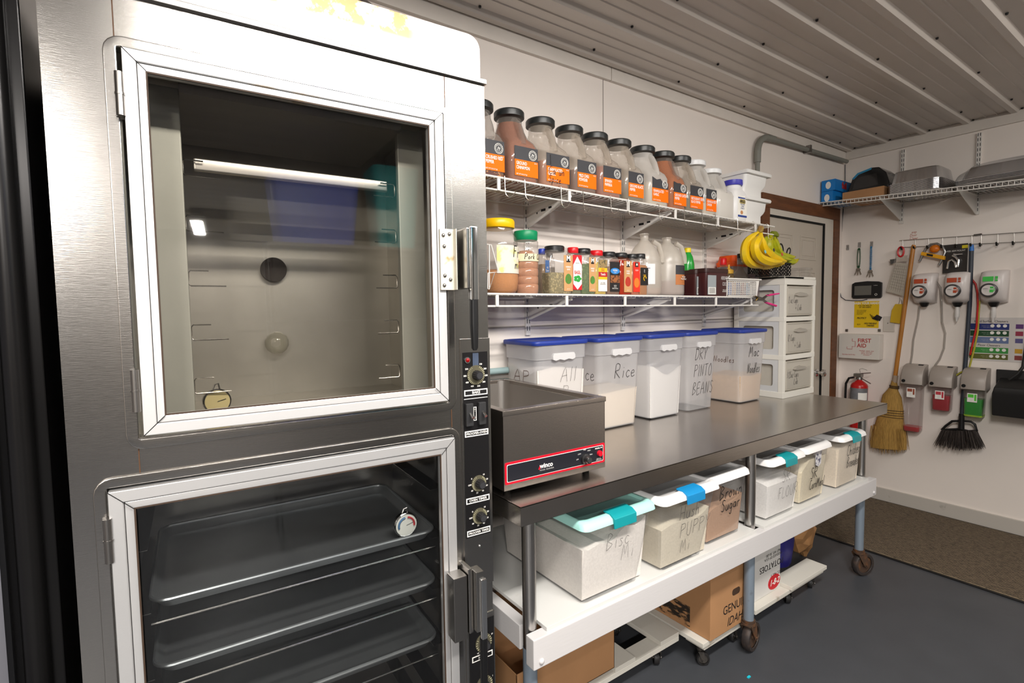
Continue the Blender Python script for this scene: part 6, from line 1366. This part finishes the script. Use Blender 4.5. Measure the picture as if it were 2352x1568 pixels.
for k in range(4):
    A_, B_ = LP(br, 2021-k*1.2, 937+5*k, .05), LP(br, 2077, 944+5.5*k, .05); c_m, h_ = (A_+B_)/2, (B_-A_)/2
    g.tube([(c_m.x+h_.x*1.02*math.cos(2*PI*q/28), -.058+.037*math.sin(2*PI*q/28), c_m.z+h_.z*math.cos(2*PI*q/28)) for q in range(28)], .0018, 4, True)
for k in range(3):
    A_, B_ = LP(br, 2045, 884+2.5*k, .05), LP(br, 2065, 887+2.5*k, .05); c_m, h_ = (A_+B_)/2, (B_-A_)/2
    g.tube([(c_m.x+h_.x*1.1*math.cos(2*PI*q/20), -.058+.028*math.sin(2*PI*q/20), c_m.z+h_.z*math.cos(2*PI*q/20)) for q in range(20)], .0022, 4, True)
g.build('stitching', mat('stitch_dark', (52, 36, 30), .7), br)
G().tube([LP(br, 2057, 862, .055), LP(br, 2055, 878, .057)], .0165, 14).build('ferrule', mat('ferrule', (160, 140, 120), .5), br)
# angle broom, dark
ab = fwt('angle_broom', 'dark angle broom with blue handle tip hanging bristles down', 'broom', 2232, 560, .045)
hp_ = [LP(ab, 2232, 562, .045), LP(ab, 2227, 700, .040), LP(ab, 2214, 880, .028), LP(ab, 2209, 970, .055)]
G().tube([hp_[0]+(hp_[1]-hp_[0])*.08]+hp_[1:], .0125, 12).build('handle', mat('handle_slate', (50, 56, 66), .4), ab, sm=60)
G().tube([hp_[0], hp_[0]+(hp_[1]-hp_[0])*.10], [.010, .0135], 12).build('handle_tip', mat('tip_blue', (36, 110, 190), .4), ab, sm=60)
G().tube([LP(ab, 2209, 950, .055), LP(ab, 2208, 985, .055)], [.015, .017], 12).build('socket', BLACK, ab)
G().tube([LP(ab, p, q, .055) for p, q in ((2163, 987), (2172, 978), (2187, 967), (2207, 966), (2230, 968), (2239, 974), (2244, 988), (2225, 990), (2205, 985), (2180, 986), (2163, 987))], .0075, 8).build('yoke', BLACK, ab, sm=60)
rnd = random.Random(9); g = G()
for k in range(330):
    f = rnd.random(); A_ = LP(ab, 2164+f*78, 986+2*math.sin(PI*f)+f*1, .055); e2 = LP(ab, 2147+f*115+rnd.uniform(-3, 3), 1020+f*8+6*math.sin(PI*f)+rnd.uniform(-5, 4), .055)
    dy = rnd.uniform(-.018, .018); g.tube([A_+V((0, dy, 0)), (A_*.4+e2*.6)+V((rnd.uniform(-.003, .003), dy*1.5, 0)), e2+V((0, dy*2, 0))], [.0016, .0014, .0008], 4)
tag(g.build('bristles', mat('bristle_dark', (54, 46, 42), .7, 0, var=.4, vscale=60), ab, sm=0), kind='stuff')
# soap dispensers
def soap(px, py, label, col, zoff=0, gp='white chemical dispensers on the far wall'):
    t = fwt('soap_dispenser', label, 'dispenser', px, py, .10, gp)
    M_ = mat('dispenser_white', (216, 208, 204), .3)
    prof = [(0, -.105), (-.055, -.100), (-.095, -.070), (-.110, .0), (-.105, .075), (-.085, .098), (0, .108)]
    g = G(); n = 9; rings = []
    for k in range(n+1):
        f = -1+2*k/n; s = (1-.10*abs(f)**6); xx = .062*f
        rings.append([(xx*(1-.12*max(0, -z-.05)*8), y*s*(1-.12*abs(f)**3), z*(1-.05*abs(f)**4)) for y, z in prof])
    g.loft(rings); g.build('housing', M_, t, sm=60, bev=0)
    rc = G().tube([(-.012, -.098, -.020), (-.012, -.122, -.022), (-.012, -.126, -.022)], [.042, .044, .040], 32).build('dial_ring', mat('dial_dark', (56, 54, 54), .35), t, sm=50)
    G().cyl((-.012, -.126, -.022), (-.012, -.1275, -.022), .033, n=28).build('dial_face', mat('dial_white', (214, 208, 204), .5), rc)
    c1 = mat('disp_%d' % col[0], col, .5)
    G().box(-.004, .012, -.1285, -.1275, -.012, .000).box(-.006, .012, -.1285, -.1275, -.036, -.018).box(.014, .018, -.1285, -.1275, -.03, -.01).build('dial_mark', c1, rc)
    txt(rc, 'OPEN\n-----\n--', (-.026, -.1280, -.022), .009, BLACKT)
    G().loft([[(-.045, -.111, .034), (.006, -.111, .034), (.006, -.1085, .064), (-.045, -.1085, .064)], [(-.045, -.108, .034), (.006, -.108, .034), (.006, -.104, .064), (-.045, -.104, .064)]]).box(.014, .026, -.112, -.106, .034, .044).box(.014, .026, -.111, -.105, .048, .064).build('label', c1, t)
    G().tube([(0, -.05, -.10), (0, -.05, -.118), (0, -.05, -.128)], [.028, .022, .014], 14).build('spout', BLACK, t)
    return t
s1 = soap(2118, 662, 'white dispenser with brown-orange label above the tall clear bottle', (176, 70, 36))
s2 = soap(2195, 660, 'white dispenser with red label above the red liquid bottle', (176, 30, 40))
s3 = soap(2279, 658, 'white dispenser with green label above the cleaner chart', (64, 190, 76))
for t in (s2, s3):
    G().tube([(0, -.05, -.126), (0, -.05, -.150), (0, -.05, -.152), (0, -.055, -.195), (0, -.058, -.198), (0, -.06, -.225)], [.011, .013, .015, .014, .010, .004], 14).build('nozzle', mat('nozzle_white', (206, 202, 198), .4), t, sm=50)
HZ = film('hose_clear', (216, 212, 206), .3, .1, .55, (190, 184, 178))
def hose(path, m, label, r=.006, out=.03):
    t = fwt('hose', label, 'hose', path[0][0], path[0][1], out); G().tube([LP(t, p, q, out) for p, q in path], r, 8).build('hose', m, t, sm=60)
hose([(2112, 703), (2109, 730), (2098, 780), (2095, 815), (2091, 838)], HZ, 'milky tube running from the first white dispenser down to the tall bottle')
hose([(2141, 640), (2150, 646), (2160, 660), (2163, 700), (2164, 740), (2171, 765), (2168, 800), (2158, 825), (2146, 842)], HZ, 'long milky tube looping between the first two white dispensers')
hose([(2232, 641), (2241, 652), (2245, 670), (2246, 700), (2243, 750), (2236, 780), (2228, 815)], mat('hose_red', (190, 30, 26), .35), 'bright red hose running down beside the angle broom', .0055, .028)
hose([(2250, 690), (2248, 720), (2246, 760), (2238, 800), (2230, 830), (2226, 846), (2205, 856), (2196, 862)], mat('hose_yellow', (176, 170, 60), .4), 'yellow-green hose curving down beside the red hose', .0055, .02)
# bottle dispensers
def bdisp(px, py, label, hb, liquid, lv, lcol, cl3=None):
    t = fwt('bottle_dispenser', label, 'dispenser', px, py, .10, 'grey-capped wall bottles on the far wall')
    GM_ = mat('disp_grey', (160, 150, 142), .4); w_ = .062
    g = G(); prof = [(0, .085), (-.03, .084), (-.07, .072), (-.10, .045), (-.115, .0), (-.118, -.050), (-.105, -.058), (0, -.052)]
    g.loft([[(x, y*s, z*(1 if z < 0 else s)) for y, z in prof] for x, s in ((-w_, .96), (-w_+.006, 1), (w_-.006, 1), (w_, .96))])
    g.build('cover', GM_, t, sm=50)
    G().tube([(-w_*.72, -.1150, -.030), (-w_*.72, -.1200, -.030)], .011, 20).build('lock', BLACK, t)
    G().box(w_*.3, w_*.75, -.05, -.02, .079, .084).build('slot', DARK, t)
    BM = film('disp_bottle', (220, 206, 206), .15, .1, .14, (200, 186, 184))
    G().rr([(-.055-hb, .088, .075, .012, 0, -.055), (-.050-hb, .094, .082, .014, 0, -.055), (-.055, .100, .088, .012, 0, -.055)]).build('bottle', BM, t, sm=50)
    if lv: G().rr([(-.052-hb, .084, .072, .012, 0, -.055), (-.047-hb, .090, .078, .012, 0, -.055), (-.055-hb+lv, .093, .082, .012, 0, -.055)]).build('liquid', mat('liquid_'+label[:8], liquid, .15), t, sm=50)
    if cl3: G().rr([(-.056-hb, .090, .077, .012, 0, -.055), (-.046-hb, .096, .0835, .013, 0, -.055)]).build('bottle_base', mat('base_lime', cl3, .4), t)
    yb_ = -.055-.046
    L = G().box(-.028, .022, yb_-.002, yb_, -.135 if hb < .25 else -.145, -.078).build('label', WHITET, t)
    if hb > .16 and hb < .2 and liquid[0] > 150: G().box(-.028, .022, yb_-.002, yb_, -.17, -.07).build('label', WHITET, t)
    G().box(-.024, .004, yb_-.003, yb_-.002, -.105, -.084).box(.008, .018, yb_-.003, yb_-.002, -.125, -.084).build('label_panel', mat('lab_'+label[:6], lcol, .5), L)
    txt(L, '-- ---\n- ----\n-- --', (-.008, yb_-.0025, -.120), .007, BLACKT)
    return t
bdisp(2095, 865, 'tallest wall bottle, nearly empty with a little red liquid', .335, (186, 40, 44), .035, (150, 80, 60))
bdisp(2161, 871, 'short wall bottle half full of dark red liquid', .160, (170, 16, 34), .105, (190, 60, 70))
bdisp(2236, 876, 'wall bottle of bright green liquid, lime coloured base', .175, (0, 160, 34), .115, (90, 200, 60), (170, 210, 60))
# chart poster
ch = fwt('wall_chart', 'large cleaner chart with blue and green bands, partly behind the brooms', 'poster', 2290, 780)
a, b = LP(ch, 2226, 723, 0), LP(ch, 2450, 838, 0); top_z, bot_z = LP(ch, 2300, 729).z, LP(ch, 2300, 830).z
G().box(a.x, b.x, -.002, 0, bot_z, top_z).build('sheet', mat('chart_white', (206, 200, 196), .5), ch)
W_ = LP(ch, 2318, 760).x; x0 = a.x+.01; H = top_z-bot_z
for z0, z1, c_ in ((.86, .72, (30, 44, 110)), (.70, .57, (20, 66, 36)), (.55, .41, (100, 116, 156)), (.31, .18, (56, 140, 60)), (.16, .04, (92, 96, 36))):
    ba = G().box(x0, W_, -.0026, -.002, bot_z+z1*H, bot_z+z0*H).build('band', mat('band_%d_%d' % (c_[0], c_[1]), c_, .5), ch)
    g = G()
    for k in range(3): g.cyl((W_-.02-.030*k, -.0026, bot_z+(z0-.05)*H), (W_-.02-.030*k, -.0030, bot_z+(z0-.05)*H), .010, n=14)
    g.build('symbol', WHITET, ba); txt(ba, '------- --- ----- ---\n---- ---- ------', (x0+.09, -.0028, bot_z+(z0+z1)/2*H), .010, WHITET)
for k, (zc, c_) in enumerate(((.80, (90, 50, 110)), (.64, (150, 44, 70)), (.48, (86, 80, 130)), (.25, (196, 150, 40)), (.10, (130, 56, 50)))):
    G().box(W_+.03, W_+.065, -.0026, -.002, bot_z+(zc-.05)*H, bot_z+(zc+.05)*H).box(W_+.09, W_+.20, -.0026, -.002, bot_z+(zc-.07)*H, bot_z+(zc+.06)*H).build('swatch', mat('sw_%d' % k, c_, .5), ch)
txt(ch, 'Hard Surface Cleaners', (x0+.10, -.0025, top_z-.025), .020, BLACKT, xs=.9); txt(ch, 'Floor Cleaners', (x0+.095, -.0025, bot_z+.36*H), .020, BLACKT, xs=.9)
# lobby dust pan at the right edge
dp = fwt('dust_pan', 'black lobby dustpan hanging on the far wall at the right edge', 'dustpan', 2320, 905, .08)
BP = mat('dustpan_black', (24, 23, 23), .5, 0, .25, 160)
a = LP(dp, 2280, 850, .10); b = LP(dp, 2284, 952, .10); 
zt_, zb_ = a.z, b.z; xl = a.x; xr = LP(dp, 2430, 900, .10).x
G().loft([[(xl, -.02, zt_), (xr, -.02, zt_), (xr, -.005, zt_), (xl, -.005, zt_)], [(xl+.005, -.02, zb_), (xr-.005, -.02, zb_), (xr-.005, -.005, zb_), (xl+.005, -.005, zb_)]]).build('back_plate', BP, dp, bev=.003)
G().loft([[(xl+.02, -.15, zt_-.10), (xr-.02, -.15, zt_-.10), (xr-.02, -.02, zt_-.05), (xl+.02, -.02, zt_-.05)], [(xl+.012, -.155, zt_-.14), (xr-.012, -.155, zt_-.14), (xr-.012, -.02, zt_-.14), (xl+.012, -.02, zt_-.14)], [(xl+.012, -.135, zb_), (xr-.012, -.135, zb_), (xr-.012, -.02, zb_), (xl+.012, -.02, zb_)]]).build('hood', BP, dp, bev=.006)
G().box(xl+.16, xl+.24, -.150, -.146, zb_+.055, zb_+.085).build('badge', mat('badge_red', (190, 40, 30), .5), dp)
G().tube([LP(dp, 2318, 872, .12), LP(dp, 2338, 858, .12), LP(dp, 2350, 842, .11), LP(dp, 2362, 760, .09), LP(dp, 2372, 600, .06)], .009, 10).build('handle', BP, dp, sm=60)
# handwritten note on the wall
nt = fwt('wall_note', 'small red handwritten note on the wall above the hook rail', 'writing', 2102, 540)
for k, s in enumerate(('Keep', 'Door', 'Clear')): hand(nt, s, (-.03, -.001, .016-.022*k), .018, m=mat('note_red', (176, 84, 60), .6), r=.0009)

# ================================================================ the room behind the camera (seen only as reflections)
tubes = mat('tube_glow', (255, 244, 226), .4, emis=3.0)
for i, (n_, x, y, z, sx, sy, pw) in enumerate(LIGHTS):
    t = thing('strip_light', ['ceiling strip light above the oven and camera', 'long ceiling strip light in the middle of the kitchen behind the camera', 'ceiling strip light behind the camera on the right', 'short ceiling strip light on the aisle side of the kitchen', 'last ceiling strip light by the rear wall of the kitchen'][i], 'light', (x, y, z))
    G().box(-sx/2-.03, sx/2+.03, -sy/2-.03, sy/2+.03, .012, .075).build('housing', WHITEP, t, bev=.004)
rs = thing('storage_rack', 'tall wire storage rack standing behind the camera', 'rack', (1.0, -2.2, 0))
for x in (-.62, .62):
    for y in (-.18, .18): G().cyl((x, y, 0), (x, y, 1.9), .012).build('post', CHROME, rs)
for z in (.4, .9, 1.4, 1.88): G().box(-.63, .63, -.2, .2, z, z+.02).build('shelf', STEELD, rs)
t = thing('storage_bin', 'big blue plastic bin on top of the storage rack behind the camera', 'bin', (.66, -2.2, 1.90)); G().rr([(0, .46, .30, .04, 0, 0), (.42, .54, .36, .05, 0, 0)]).build('bin', mat('bin_navy', (60, 80, 170), .5), t)
t = thing('storage_bin', 'tall teal plastic bin on top of the storage rack behind the camera', 'bin', (1.18, -2.2, 1.90)); G().rr([(0, .26, .26, .04, 0, 0), (.54, .32, .32, .05, 0, 0)]).build('bin', mat('bin_teal', (40, 160, 160), .5), t)
t = thing('tall_cabinet', 'pale tall cabinet standing behind the camera', 'cabinet', (2.25, -2.9, 0)); G().box(-.35, .35, -.3, .3, 0, 1.95).build('cabinet', mat('cab_pale', (150, 152, 150), .4), t, bev=.01)
t = thing('tall_cabinet', 'dark steel cabinet standing far behind the camera to the left', 'cabinet', (-1.7, -4.2, 0)); G().box(-.6, .6, -.35, .35, 0, 2.0).build('cabinet', mat('cab_dark', (60, 60, 62), .4, .3), t, bev=.01)
